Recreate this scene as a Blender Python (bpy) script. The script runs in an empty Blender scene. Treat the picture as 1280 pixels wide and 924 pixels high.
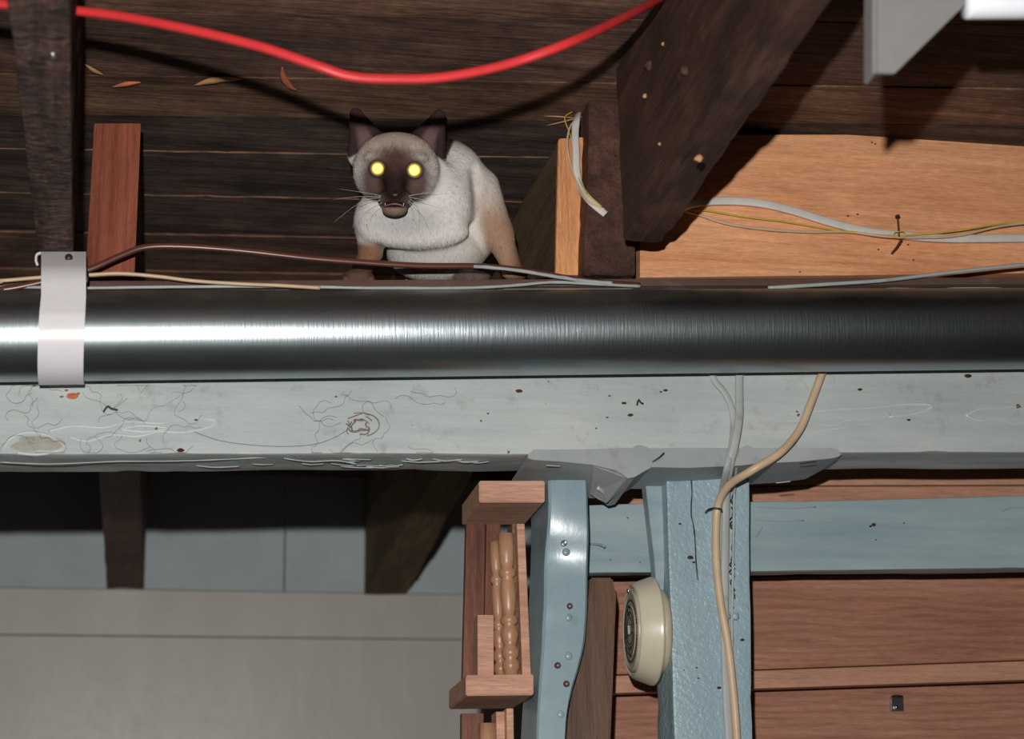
import bpy, bmesh, math, random
import numpy as np
from mathutils import Vector, Matrix, noise
random.seed(7); np.random.seed(7)
sc = bpy.context.scene
COL = sc.collection
# ------------------------------------------------------------------ camera
F = 2300.0
CAM = Vector((0.0, 0.0, 1.5))
yc = Vector((165-640, -(1200-462), -F)).normalized()       # the joists' direction seen by the lens
a = -0.022
zc = Vector((a, 1.0, -(yc.x*a+yc.y)/yc.z)).normalized()
xc = yc.cross(zc).normalized()
M = Matrix((xc, yc, zc))                                    # rows: world axes in lens axes
cam = bpy.data.cameras.new('camera'); camo = bpy.data.objects.new('camera', cam); COL.objects.link(camo)
camo.matrix_world = Matrix.Translation(CAM) @ M.to_4x4()
cam.sensor_width = 36; cam.lens = F/1280*36; cam.clip_start = .02
sc.camera = camo
UP = M @ Vector((0,1,0)); RT = M @ Vector((1,0,0)); FW = M @ Vector((0,0,-1))
cam.dof.use_dof = True; cam.dof.focus_distance = 2.22; cam.dof.aperture_fstop = 5.2
# ------------------------------------------------------------------ world, flash
w = bpy.data.worlds.new('world'); sc.world = w; w.use_nodes = True
w.node_tree.nodes['Background'].inputs[0].default_value = (.8,.85,1,1)
w.node_tree.nodes['Background'].inputs[1].default_value = .006
fl = bpy.data.lights.new('camera_flash', 'AREA'); fl.shape = 'DISK'; fl.size = .022; fl.energy = 37; fl.color = (1,.97,.94)
flo = bpy.data.objects.new('camera_flash', fl); COL.objects.link(flo)
flo.matrix_world = Matrix.Translation(CAM + UP*.158 - RT*.045) @ M.to_4x4()
sc.view_settings.view_transform = 'Standard'; sc.view_settings.look = 'None'
sc.view_settings.exposure = 0.0; sc.view_settings.gamma = 1.0
try: sc.view_settings.use_curve_mapping = False
except Exception: pass
# ------------------------------------------------------------------ geometry helpers
def ray(px, py): return M @ Vector((px-640, 462-py, -F))
def P(px, py, Y):
    d = ray(px, py); return CAM + d*(Y/d.y)
def PZ(px, py, z):
    d = ray(px, py); return CAM + d*((z-CAM.z)/d.z)
def PD(px, py, dep):
    return CAM + ray(px, py)*(dep/F)
def tag(o, label=None, cat=None, group=None, kind=None):
    if label: o['label'] = label
    if cat: o['category'] = cat
    if group: o['group'] = group
    if kind: o['kind'] = kind
    return o
def empty(name, base, label=None, cat=None, group=None, kind=None):
    o = bpy.data.objects.new(name, None); COL.objects.link(o); o.location = base; o.empty_display_size = .05
    return tag(o, label, cat, group, kind)
def link(name, me, mat, parent=None, base=None):
    """mesh vertices are in world space; re-based on the parent or on the thing's own base"""
    n = len(me.vertices); co = np.empty(n*3); me.vertices.foreach_get('co', co); co = co.reshape(-1,3)
    if parent is not None:
        b = Vector(parent.location); q = parent.parent
        while q is not None: b += q.location; q = q.parent
    elif base is not None: b = Vector(base)
    else:
        mn, mx = co.min(0), co.max(0); b = Vector(((mn[0]+mx[0])/2, (mn[1]+mx[1])/2, mn[2]))
    co -= np.array(b); me.vertices.foreach_set('co', co.ravel()); me.update()
    o = bpy.data.objects.new(name, me); COL.objects.link(o)
    if parent is not None: o.parent = parent
    else: o.location = b
    if mat: me.materials.append(mat)
    if me.get('wn'):
        wm = o.modifiers.new('weighted_normals', 'WEIGHTED_NORMAL'); wm.keep_sharp = True; wm.weight = 80
    return o
def mesh(bm, smooth=False):
    bmesh.ops.recalc_face_normals(bm, faces=bm.faces)
    me = bpy.data.meshes.new('mesh'); bm.to_mesh(me); bm.free()
    if smooth: me.polygons.foreach_set('use_smooth', [True]*len(me.polygons))
    return me
def ring(q, r, m, k=2):
    out = []
    for i in range(4):
        p, n, pr = q[i], q[(i+1)%4], q[i-1]
        a_ = (pr-p).normalized()*r; b_ = (n-p).normalized()*r
        for j in range(k+1):
            t = j/k; out.append(p + a_*(1-t)**2 + b_*t**2)
        s, e = p+b_, n + (p-n).normalized()*r
        for j in range(1, m): out.append(s.lerp(e, j/m))
    return out
def timber(q0, q1, seg=20, m=4, r=.004, amp=.0, freq=20, along=3.0, seed=0, edge=0.0, bm=None):
    """a board lofted from end q0 to end q1 (four corners each), edges eased, faces slightly uneven"""
    bm = bm or bmesh.new()
    R0, R1 = ring(q0, r, m), ring(q1, r, m)
    n = len(R0); rows = []
    ax = (sum(q1, Vector())-sum(q0, Vector())).normalized()
    per = 3+m-1
    for s in range(seg+1):
        t = s/seg; row = []; c = (sum(q0, Vector())/4).lerp(sum(q1, Vector())/4, t)
        for i in range(n):
            p = R0[i].lerp(R1[i], t)
            if amp:
                u = (p-c); al = ax*ax.dot(p)
                sp = (p-al)*freq + al*along + Vector((seed*3.1, seed*7.7, seed))
                am = amp
                if edge and (i % per) <= 2:
                    am = amp + edge*max(0, noise.noise(al*22+Vector((seed, i//per, 3)))-.1)
                p = p - u.normalized()*am*(noise.noise(sp)+.35*noise.noise(sp*3+Vector((9,9,9)))+.4)
            row.append(bm.verts.new(p))
        rows.append(row)
    for s in range(seg):
        for i in range(n):
            bm.faces.new((rows[s][i], rows[s][(i+1)%n], rows[s+1][(i+1)%n], rows[s+1][i]))
    bm.faces.new(rows[0][::-1]); bm.faces.new(rows[-1])
    return bm
def smooth_by(me, ang=.6):
    me.polygons.foreach_set('use_smooth', [True]*len(me.polygons))
    bm = bmesh.new(); bm.from_mesh(me)
    for e in bm.edges:
        if len(e.link_faces) == 2 and e.calc_face_angle(0) > ang: e.smooth = False
    bm.to_mesh(me); bm.free(); me['wn'] = 1; return me
def prism(poly, Y, dep, bev=.0015, bm=None, dv=None):
    """a solid with a front outline given in the plane at distance Y, running back by dep"""
    own = bm is None; bm = bm or bmesh.new()
    f = [P(x, y, Y) for x, y in poly]; dv = dv or Vector((0, dep, 0))
    v0 = [bm.verts.new(p) for p in f]; v1 = [bm.verts.new(p+dv) for p in f]; n = len(f)
    fs = [bm.faces.new(v0), bm.faces.new(v1[::-1])]
    for i in range(n): fs.append(bm.faces.new((v0[i], v1[i], v1[(i+1)%n], v0[(i+1)%n])))
    if bev:
        es = list({e for g in fs for e in g.edges})
        bmesh.ops.bevel(bm, geom=es, offset=bev, segments=2, affect='EDGES', clamp_overlap=True)
    return bm
def catmull(pts, n):
    out = []; k = len(pts)
    for i in range(k-1):
        p0 = pts[max(i-1,0)]; p1 = pts[i]; p2 = pts[i+1]; p3 = pts[min(i+2,k-1)]
        for j in range(n):
            t = j/n
            out.append(.5*((2*p1)+(p2-p0)*t+(2*p0-5*p1+4*p2-p3)*t*t+(3*p1-p0-3*p2+p3)*t**3))
    out.append(pts[-1]); return out
def tube(pts, r, n=8, seg=10, bm=None, flat=None, twin=False, taper=None, lump=0):
    """round, flat or twin-core cord along pts; flat=(direction, factor)"""
    bm = bm or bmesh.new(); L = catmull(pts, n) if n > 1 else pts
    if twin:
        pass
    prev = None; rows = []
    up = Vector(flat[0]).normalized() if flat else None
    nn = None
    for i, p in enumerate(L):
        t = (L[min(i+1, len(L)-1)]-L[max(i-1, 0)]).normalized()
        if up is not None:
            b = (up - t*up.dot(t)).normalized()
        else:
            if nn is None: nn = t.orthogonal().normalized()
            nn = (nn - t*nn.dot(t)).normalized(); b = nn
        c = t.cross(b)
        rr = r*(taper(i/(len(L)-1)) if taper else 1)
        row = []
        for j in range(seg):
            an = 2*math.pi*j/seg; ca, sa = math.cos(an), math.sin(an); k = 1
            if twin: k = .78+.22*abs(ca)
            fb = flat[1] if flat else 1
            if lump: k *= 1+lump*noise.noise(p*90+Vector((ca,sa,0)))
            row.append(bm.verts.new(p + b*ca*rr*fb + c*sa*rr*k))
        rows.append(row)
    for s in range(len(rows)-1):
        for j in range(seg):
            bm.faces.new((rows[s][j], rows[s][(j+1)%seg], rows[s+1][(j+1)%seg], rows[s+1][j]))
    bm.faces.new(rows[0][::-1]); bm.faces.new(rows[-1])
    return bm
def lathe(prof, org, ax, seg=48, bm=None):
    bm = bm or bmesh.new(); ax = Vector(ax).normalized(); b = ax.orthogonal().normalized(); c = ax.cross(b); rows = []
    for L, r in prof:
        if r < 1e-6: rows.append([bm.verts.new(org+ax*L)])
        else: rows.append([bm.verts.new(org+ax*L+b*math.cos(2*math.pi*j/seg)*r+c*math.sin(2*math.pi*j/seg)*r) for j in range(seg)])
    for s in range(len(rows)-1):
        A, B = rows[s], rows[s+1]
        for j in range(seg):
            j2 = (j+1)%seg
            if len(A) == 1 and len(B) == 1: continue
            if len(A) == 1: bm.faces.new((A[0], B[j], B[j2]))
            elif len(B) == 1: bm.faces.new((A[j], B[0], A[j2]))
            else: bm.faces.new((A[j], B[j], B[j2], A[j2]))
    return bm
# ------------------------------------------------------------------ materials
def newmat(name):
    m = bpy.data.materials.new(name); m.use_nodes = True; nt = m.node_tree
    return m, nt, nt.nodes['Principled BSDF']
def N(nt, t, **k):
    n = nt.nodes.new(t)
    for a_, v in k.items(): setattr(n, a_, v)
    return n
def col(c): return (c[0], c[1], c[2], 1)
def srgb(r, g, b):
    f = lambda v: (v/255/12.92) if v/255 <= .04045 else ((v/255+.055)/1.055)**2.4
    return (f(r), f(g), f(b))
def noi(nt, src, scale, detail=6, rough=.6, sv=(1,1,1), dist=0):
    mp = N(nt, 'ShaderNodeMapping'); mp.inputs['Scale'].default_value = sv
    nt.links.new(src, mp.inputs['Vector'])
    n = N(nt, 'ShaderNodeTexNoise'); n.inputs['Scale'].default_value = scale
    n.inputs['Detail'].default_value = detail; n.inputs['Roughness'].default_value = rough
    n.inputs['Distortion'].default_value = dist
    nt.links.new(mp.outputs[0], n.inputs['Vector']); return n.outputs['Fac']
def ramp(nt, src, stops):
    r = N(nt, 'ShaderNodeValToRGB'); e = r.color_ramp.elements
    while len(e) < len(stops): e.new(.5)
    for i, (p, c) in enumerate(stops): e[i].position = p; e[i].color = col(c) if len(c) == 3 else c
    nt.links.new(src, r.inputs[0]); return r.outputs[0]
def mix(nt, fac, A, B, mode='MIX'):
    m = N(nt, 'ShaderNodeMix', data_type='RGBA', blend_type=mode)
    for s, v in ((0, fac), (6, A), (7, B)):
        if isinstance(v, (int, float)): m.inputs[s].default_value = v
        elif isinstance(v, tuple): m.inputs[s].default_value = col(v)
        else: nt.links.new(v, m.inputs[s])
    return m.outputs[2]
def bump(nt, src, strength, dist, prev=None):
    b = N(nt, 'ShaderNodeBump'); b.inputs['Strength'].default_value = strength; b.inputs['Distance'].default_value = dist
    nt.links.new(src, b.inputs['Height'])
    if prev: nt.links.new(prev, b.inputs['Normal'])
    return b.outputs[0]
def wood(name, c1, c2, axis='X', scale=14, fine=55, rough=.8, bs=.6, bd=.003, spec=.25, dirt=None, dirtamt=.5, rings=False, gc=.55, kerf=0):
    m, nt, bs_ = newmat(name)
    tc = N(nt, 'ShaderNodeTexCoord').outputs['Object']
    oi = N(nt, 'ShaderNodeObjectInfo'); ad = N(nt, 'ShaderNodeVectorMath', operation='ADD')
    sv = {'X': (.12,1,1), 'Y': (1,.12,1), 'Z': (1,1,.12)}[axis]
    sf = {'X': (.05,1,1), 'Y': (1,.05,1), 'Z': (1,1,.05)}[axis]
    ml = N(nt, 'ShaderNodeVectorMath', operation='SCALE'); cb = N(nt, 'ShaderNodeCombineXYZ')
    for i in range(3): nt.links.new(oi.outputs['Random'], cb.inputs[i])
    nt.links.new(cb.outputs[0], ml.inputs[0]); ml.inputs['Scale'].default_value = 5
    nt.links.new(tc, ad.inputs[0]); nt.links.new(ml.outputs[0], ad.inputs[1]); src = ad.outputs[0]
    n1 = noi(nt, src, scale, 8, .68, sv, .8); n2 = noi(nt, src, fine*2.3, 7, .78, sf); n5 = noi(nt, src, fine*9, 4, .7, tuple(v*2 if v < 1 else v for v in sf))
    c = ramp(nt, n1, [(.34, c1), (.66, c2)])
    c = mix(nt, gc, c, ramp(nt, n2, [(.36, (.2,.19,.18)), (.52, (.95,.95,.95)), (.68, (1.5,1.45,1.4))]), 'MULTIPLY')
    c = mix(nt, gc*.8, c, ramp(nt, n5, [(.34, (.25,.23,.22)), (.53, (1,1,1)), (.68, (1.8,1.75,1.7))]), 'MULTIPLY')
    if rings:
        wv = N(nt, 'ShaderNodeTexWave', wave_type='BANDS', bands_direction={'X':'Z','Y':'Z','Z':'X'}[axis])
        mp = N(nt, 'ShaderNodeMapping'); mp.inputs['Scale'].default_value = {'X':(.18,1,1),'Y':(1,.18,1),'Z':(1,1,.18)}[axis]
        nt.links.new(src, mp.inputs[0]); nt.links.new(mp.outputs[0], wv.inputs['Vector'])
        wv.inputs['Scale'].default_value = 28; wv.inputs['Distortion'].default_value = 9; wv.inputs['Detail'].default_value = 3
        wv.inputs['Detail Scale'].default_value = 1.2
        c = mix(nt, .55, c, ramp(nt, wv.outputs['Fac'], [(.0, (.72,.68,.66)), (.6, (1,1,1))]), 'MULTIPLY')
    if dirt:
        nd = noi(nt, src, 9, 8, .7); c = mix(nt, ramp(nt, nd, [(.42, (0,0,0)), (.68, (dirtamt,)*3)]), c, dirt)
    if kerf:
        kn = noi(nt, tc, 110, 4, .6, (.35,1,.35), 1.2); c = mix(nt, .85, c, ramp(nt, kn, [(.4, (.35,.33,.32)), (.52, (1,.97,.95)), (.62, (1.9,1.6,1.45))]), 'MULTIPLY')
    nt.links.new(c, bs_.inputs['Base Color']); bs_.inputs['Roughness'].default_value = rough
    bs_.inputs['Specular IOR Level'].default_value = spec
    b = bump(nt, n2, bs, bd); b = bump(nt, n5, bs*.7, bd*.4, b); b = bump(nt, n1, bs, bd*1.5, b)
    if kerf:
        b = bump(nt, kn, 1.0, kerf, b)
    nt.links.new(b, bs_.inputs['Normal'])
    return m
def paint(name, c, c2, rough=.45, spec=.5, peel=120, ps=.25, stain=(.25,.22,.18), samt=.35, chip=None, chips=.74, sv=(1,1,1), pd=.001, grain=0):
    m, nt, b_ = newmat(name); tc = N(nt, 'ShaderNodeTexCoord').outputs['Object']
    n1 = noi(nt, tc, 11, 7, .6, sv); n3 = noi(nt, tc, peel, 3, .5); n4 = noi(nt, tc, 34, 8, .72)
    cc = ramp(nt, n1, [(.3, c), (.68, c2)])
    cc = mix(nt, ramp(nt, n4, [(.56, (0,0,0)), (.75, (samt,)*3)]), cc, stain)
    if chip: cc = mix(nt, ramp(nt, noi(nt, tc, 60, 2, .5), [(chips, (0,0,0)), (chips+.02, (1,1,1))]), cc, chip)
    if grain:
        ng = noi(nt, tc, 90, 7, .75, (.06,1,1)); cc = mix(nt, grain*.6, cc, ramp(nt, ng, [(.36,(.72,.71,.70)),(.6,(1.06,1.06,1.06))]), 'MULTIPLY')
    nt.links.new(cc, b_.inputs['Base Color']); b_.inputs['Specular IOR Level'].default_value = spec
    rr = N(nt, 'ShaderNodeMapRange'); rr.inputs[3].default_value = rough-.08; rr.inputs[4].default_value = rough+.15
    nt.links.new(n4, rr.inputs[0]); nt.links.new(rr.outputs[0], b_.inputs['Roughness'])
    b = bump(nt, n3, ps, pd); b = bump(nt, n1, .3, .004, b)
    if grain: b = bump(nt, ng, grain, .0012, b)
    nt.links.new(b, b_.inputs['Normal'])
    return m
def plain(name, c, rough=.5, metal=0, spec=.5, bs=0, bscale=200, var=.15):
    m, nt, b_ = newmat(name); tc = N(nt, 'ShaderNodeTexCoord').outputs['Object']
    n = noi(nt, tc, 40, 5, .6); c2 = tuple(v*(1-var) for v in c); c3 = tuple(min(1, v*(1+var)) for v in c)
    nt.links.new(ramp(nt, n, [(.3, c2), (.7, c3)]), b_.inputs['Base Color'])
    b_.inputs['Roughness'].default_value = rough; b_.inputs['Metallic'].default_value = metal; b_.inputs['Specular IOR Level'].default_value = spec
    if bs: nt.links.new(bump(nt, noi(nt, tc, bscale, 3), bs, .001), b_.inputs['Normal'])
    return m
W = {}
W['plank'] = wood('dark_subfloor_wood', srgb(74,54,46), srgb(140,108,92), 'X', 16, 60, .8, .9, .003, .2, dirt=srgb(40,32,29), dirtamt=.7, gc=.7)
W['plank_grey'] = wood('grey_dark_subfloor_wood', srgb(62,50,45), srgb(116,98,88), 'X', 16, 60, .8, .9, .003, .2, dirt=srgb(34,29,27), dirtamt=.7, gc=.7)
W['plank_warm'] = wood('warm_dark_subfloor_wood', srgb(86,62,50), srgb(158,120,96), 'X', 14, 70, .8, .9, .003, .2, dirt=srgb(48,36,30), dirtamt=.6, gc=.7)
W['rough'] = wood('rough_sawn_dark_joist', srgb(76,56,50), srgb(140,106,94), 'Y', 40, 26, .7, 1.0, .005, .4, dirt=srgb(44,33,29), dirtamt=.5, gc=.4, kerf=.07)
W['joist'] = wood('dark_brown_joist', srgb(68,44,36), srgb(122,84,70), 'Y', 18, 30, .65, 1.0, .004, .4, dirt=srgb(46,30,25), dirtamt=.8, gc=.45)
W['joistside'] = wood('brown_joist', srgb(90,72,54), srgb(136,112,86), 'Y', 12, 50, .85, .5, .002, .2, gc=.4)
W['orange'] = wood('orange_fir', srgb(222,150,104), srgb(250,188,140), 'X', 11, 75, .65, .35, .0008, .35, gc=.3)
W['orangeend'] = wood('orange_fir_end', srgb(216,138,88), srgb(248,180,126), 'Z', 25, 50, .8, .9, .003, .25, gc=.35)
W['redend'] = wood('red_brown_end', srgb(122,64,46), srgb(152,86,64), 'Z', 14, 70, .8, .35, .001, .25, rings=True, gc=.3)
W['oak'] = wood('reddish_oak_panel', srgb(156,106,86), srgb(186,136,112), 'X', 8, 80, .6, .2, .0006, .35, rings=True, gc=.25)
W['oak2'] = wood('light_oak_strip', srgb(178,128,104), srgb(212,164,136), 'X', 10, 80, .62, .2, .0006, .3, gc=.25)
W['shelf'] = wood('shelf_wood', srgb(184,136,112), srgb(218,172,146), 'X', 14, 60, .6, .25, .001, .3, gc=.3)
W['brown'] = wood('brown_board', srgb(78,54,38), srgb(118,86,64), 'Z', 16, 60, .5, .4, .0012, .4, gc=.3)
W['redwood'] = wood('dark_red_wood', srgb(96,50,32), srgb(130,76,52), 'Z', 14, 60, .5, .3, .001, .4)
W['spindle'] = wood('varnished_spindle_wood', srgb(160,116,88), srgb(196,152,120), 'Z', 14, 60, .35, .15, .0008, .5, gc=.2)
W['beam'] = paint('beam_paint', srgb(170,180,180), srgb(194,200,196), .5, .35, 160, .3, srgb(128,122,114), .6, srgb(110,76,52), .76, (.3,1,1), grain=.5)
W['beamend'] = paint('ledge_wood', srgb(70,52,46), srgb(104,80,72), .7, .2, 120, .3, sv=(.2,1,1))
W['blue'] = paint('blue_post_paint', srgb(138,164,174), srgb(162,184,192), .33, .5, 210, .75, srgb(96,108,112), .5, srgb(90,60,46), .765, (1,1,.4), .0022)
W['bluerail'] = paint('blue_rail_paint', srgb(122,148,160), srgb(174,190,190), .42, .45, 90, .25, srgb(166,164,156), .7, srgb(96,60,44), .77, (.15,1,1), grain=.4)
W['bluestud'] = paint('blue_stud_paint', srgb(128,152,162), srgb(150,172,180), .26, .55, 60, .12, srgb(96,112,118), .4, srgb(110,66,46), .775, (1,1,.3))
W['blister'] = paint('beam_paint_lit', srgb(182,191,190), srgb(198,204,201), .38, .5, 120, .2, srgb(150,144,136), .3)  # paler than the beam: lit edges of the blisters put into the colour
W['plate'] = paint('painted_plate', srgb(148,156,158), srgb(168,174,172), .5, .4, 120, .2, srgb(112,108,106), .5)
W['wallblue'] = paint('wall_blue_grey', srgb(196,210,212), srgb(206,220,222), .6, .3, 50, .1, srgb(180,190,190), .4)
W['wallbeige'] = paint('wall_beige_grey', srgb(208,204,192), srgb(218,214,204), .36, .9, 20, .05, srgb(190,184,172), .5, sv=(1,1,.3))
W['floor'] = paint('concrete_floor', srgb(110,108,104), srgb(130,128,122), .8, .3, 60, .3)
W['white'] = plain('white_plastic_strap', (.82,.80,.82), .28, 0, .5, var=.02)
W['red'] = plain('red_cable_sheath', (.60,.035,.038), .4, 0, .4, var=.08)
W['browncable'] = plain('brown_cable_sheath', srgb(96,56,46), .3, 0, .5)
W['beige'] = plain('beige_cable_sheath', srgb(204,178,146), .4, 0, .45, var=.1)
W['cream'] = plain('white_cable_sheath', srgb(214,208,200), .4, 0, .45, var=.1)
W['greycable'] = paint('painted_cable', srgb(158,164,162), srgb(180,184,180), .45, .4, 200, .3, srgb(110,84,72), .6)
W['yellow'] = plain('yellow_wire', srgb(206,176,66), .4)
W['grey'] = plain('grey_metal_bracket', (.22,.215,.21), .5, 0, .4, var=.06)
W['whitemetal'] = plain('white_enamel', (.86,.88,.93), .35, 0, .5, var=.02)
W['ivory'] = plain('ivory_bakelite', srgb(208,200,176), .3, 0, .5, var=.05)
W['ivorydark'] = plain('aged_ivory', srgb(190,182,158), .4, 0, .5, var=.1)
W['dark'] = plain('black_metal', (.02,.018,.017), .4, 0, .5)
W['steel'] = plain('steel', (.55,.55,.53), .3, 1, .5)
W['rust'] = plain('rusty_nail', srgb(84,52,40), .6, .3, .4)
W['splinter'] = plain('pale_splinter', srgb(186,140,96), .8)
W['splinter2'] = plain('pale_plank_tongue', srgb(128,92,70), .8, var=.5)
W['chip'] = plain('orange_chip', srgb(190,110,76), .8)
W['web'] = plain('cobweb', srgb(74,64,58), .9)
# galvanised pipe
def galv():
    m, nt, b_ = newmat('galvanised_steel'); tc = N(nt, 'ShaderNodeTexCoord').outputs['Object']
    n1 = noi(nt, tc, 420, 3, .6, (1,.06,.06)); n2 = noi(nt, tc, 12, 8, .7, (.5,1,1)); n3 = noi(nt, tc, 260, 2, .5, (.05,1,1))
    c = ramp(nt, n2, [(.3, (.30,.35,.37)), (.7, (.42,.47,.49))])
    nt.links.new(c, b_.inputs['Base Color']); b_.inputs['Metallic'].default_value = 1
    b_.inputs['Roughness'].default_value = .345
    bb = bump(nt, n1, .35, .0007); bb = bump(nt, n3, .10, .0004, bb); nt.links.new(bb, b_.inputs['Normal'])
    # settled dust on the upper side, with its own patchy outline
    d = N(nt, 'ShaderNodeBsdfDiffuse'); nt.links.new(ramp(nt, noi(nt, tc, 30, 6), [(.3, srgb(84,80,72)), (.7, srgb(116,110,98))]), d.inputs[0])
    sp = N(nt, 'ShaderNodeSeparateXYZ'); nt.links.new(tc, sp.inputs[0])
    mr = N(nt, 'ShaderNodeMapRange'); mr.inputs[1].default_value = .070; mr.inputs[2].default_value = .098; mr.inputs[3].default_value = 0; mr.inputs[4].default_value = .62
    sx = N(nt, 'ShaderNodeMath', operation='MULTIPLY_ADD'); nt.links.new(n2, sx.inputs[0]); sx.inputs[1].default_value = .03; sx.inputs[2].default_value = -.015
    ad = N(nt, 'ShaderNodeMath', operation='ADD'); nt.links.new(sp.outputs[2], ad.inputs[0]); nt.links.new(sx.outputs[0], ad.inputs[1])
    nt.links.new(ad.outputs[0], mr.inputs[0])
    ms = N(nt, 'ShaderNodeMixShader'); nt.links.new(mr.outputs[0], ms.inputs[0]); nt.links.new(b_.outputs[0], ms.inputs[1]); nt.links.new(d.outputs[0], ms.inputs[2])
    nt.links.new(ms.outputs[0], nt.nodes['Material Output'].inputs[0]); return m
W['galv'] = galv()
# ------------------------------------------------------------------ setting
ZC = P(1000, 166, 2.07).z            # underside of the floor boards above
ZJ = P(740, 347, 2.05).z             # underside of the joists
YW = 3.82                            # far wall
ce = empty('ceiling', (0, 2.4, ZC), kind='structure')
lines = [(-300,-310),(-246,-250),(-190,-190),(-135,-130),(-84,-74),(-34,-22),(14,32),(93,112),(144,158),(186,207),(241,264),(290,312),(336,358),(379,400)]
nP = 0
def edge(yl, yr, x): return PZ(x, yl+(yr-yl)*(x/1280), ZC)
def plank(A0, B0, A1, B1, mat):
    g = .0012; i = random.uniform(0, .0022)
    up = Vector((0,0,.022))
    d0 = (B0-A0).normalized()*g; d1 = (B1-A1).normalized()*g; dz = Vector((0,0,i))
    q0 = [A0+d0+dz, B0-d0+dz, B0-d0+up, A0+d0+up]; q1 = [A1+d1+dz, B1-d1+dz, B1-d1+up, A1+d1+up]
    me = mesh(timber(q0, q1, 30, 3, .0012, .0010, 30, 4, random.random()*50))
    smooth_by(me, .5)
    return link('plank', me, mat, ce)
mats = ['plank','plank_warm','plank','plank_grey','plank_warm','plank','plank','plank_grey','plank_warm','plank_grey','plank_grey','plank','plank']
mats = ['plank','plank_warm','plank','plank_grey','plank','plank_warm','plank','plank_warm','plank_grey','plank_grey','plank_grey','plank','plank_warm']
for k in range(len(lines)-1):
    (a0, a1), (b0, b1) = lines[k], lines[k+1]
    plank(edge(a0,a1,-520), edge(b0,b1,-520), edge(a0,a1,1800), edge(b0,b1,1800), W[mats[k]])
for k in (9, 10, 11, 12):
    (a0, a1) = lines[k]; A_, B_ = edge(a0,a1,-520), edge(a0,a1,1800); n_ = 150; bm = bmesh.new()
    L = [A_.lerp(B_, i/n_)+Vector((0, .0010*noise.noise(Vector((i*.7,k,0))), .0004+.0012*noise.noise(Vector((i*.5,k,7))))) for i in range(n_+1)]
    tube(L, .0009, 1, 5, bm=bm, lump=1.4); link('tongue', mesh(bm), W['splinter2'], ce)
yl, yr = edge(*lines[-1], -520), edge(*lines[-1], 1800)
yy0, yy1 = yl.y, yr.y
k = 0
while max(yy0, yy1) < YW+.1:
    n0, n1 = yy0+.142, yy1+.139
    plank(Vector((yl.x-.9,yy0,ZC)), Vector((yl.x-.9,n0,ZC)), Vector((yr.x+.5,yy1,ZC)), Vector((yr.x+.5,n1,ZC)), W[['plank','plank_grey'][k%2]])
    yy0, yy1 = n0, n1; k += 1
# unseen sheet added over the planks to block world light at the joints
bm = bmesh.new(); q = [Vector((-1.8,.6,ZC+.024)), Vector((-1.8,4.0,ZC+.024)), Vector((-1.8,4.0,ZC+.04)), Vector((-1.8,.6,ZC+.04))]
timber(q, [v+Vector((4.2,0,0)) for v in q], 1, 1, .001, bm=bm); link('light_block_sheet', mesh(bm), W['plank'], ce)
bm = bmesh.new(); q = [Vector((-2,-1,-.05)), Vector((-2,4.2,-.05)), Vector((-2,4.2,0)), Vector((-2,-1,0))]
timber(q, [v+Vector((4.5,0,0)) for v in q], 1, 1, .001, bm=bm)
tag(link('floor', mesh(bm), W['floor']), kind='structure')
# far wall: blue-grey sheets above, beige sheets below
wb = empty('wall_back', (0, YW, 0), kind='structure')
def wpanel(x0, x1, z0, z1, y, mat, name='panel'):
    q = [Vector((x0,y,z0)), Vector((x0,y+.02,z0)), Vector((x0,y+.02,z1)), Vector((x0,y,z1))]
    me = mesh(timber(q, [v+Vector((x1-x0,0,0)) for v in q], 1, 1, .002)); return link(name, me, mat, wb)
zs = P(300, 739, YW).z; zs2 = P(300, 797, YW).z
xj = P(356, 700, YW).x
xs = [-2.0, xj-1.0, xj, xj+1.2, 2.4]
for i in range(4): wpanel(xs[i]+.0015, xs[i+1]-.0015, zs+.002, ZC, YW+.006, W['wallblue'])
xs = [-2.0, -1.05, xj+.55, 2.4]
for i in range(3): wpanel(xs[i]+.001, xs[i+1]-.001, zs2+.0015, zs, YW, W['wallbeige'])
for i in range(3): wpanel(xs[i]+.001, xs[i+1]-.001, 0, zs2, YW+.001, W['wallbeige'])
# ledger along the wall top, in the dark
q0 = [Vector((-2,YW-.05,ZC-.03)), Vector((-2,YW,ZC-.03)), Vector((-2,YW,ZC)), Vector((-2,YW-.05,ZC))]
tag(link('trim_1', mesh(timber(q0, [v+Vector((4.3,0,0)) for v in q0], 8, 1, .002)), W['plank']), kind='structure')
# oak boards behind the post
wr = empty('wall_right', (P(1000,800,2.2).x, 2.2, 0), kind='structure')
def sboard(yt0, yt1, yb0, yb1, Y, mat, x0=672, x1=1400, dep=.02):
    f = lambda y0, y1, x: y0+(y1-y0)*(x-945)/(1280-945)
    A = [P(x0, f(yb0,yb1,x0), Y), P(x0, f(yt0,yt1,x0), Y)]; B = [P(x1, f(yb0,yb1,x1), Y), P(x1, f(yt0,yt1,x1), Y)]
    d = Vector((0,dep,0))
    q0 = [A[0], A[0]+d, A[1]+d, A[1]]; q1 = [B[0], B[0]+d, B[1]+d, B[1]]
    return link('board', mesh(timber(q0, q1, 6, 2, .0015)), mat, wr)
sboard(556,556,607,606, 2.30, W['oak2']); sboard(608.5,607.5,720,714, 2.30, W['oak2'])
sboard(721.5,715.0,837,825, 2.30, W['oak']); sboard(838.5,826.5,861,850, 2.285, W['oak2'])
sboard(840,830,980,969, 2.345, W['oak'], dep=.015)
for i in range(9): sboard(981.5+142*i, 970.5+142*i, 1121.5+142*i, 1110.5+142*i, 2.345, W['oak'], dep=.015)
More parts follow.
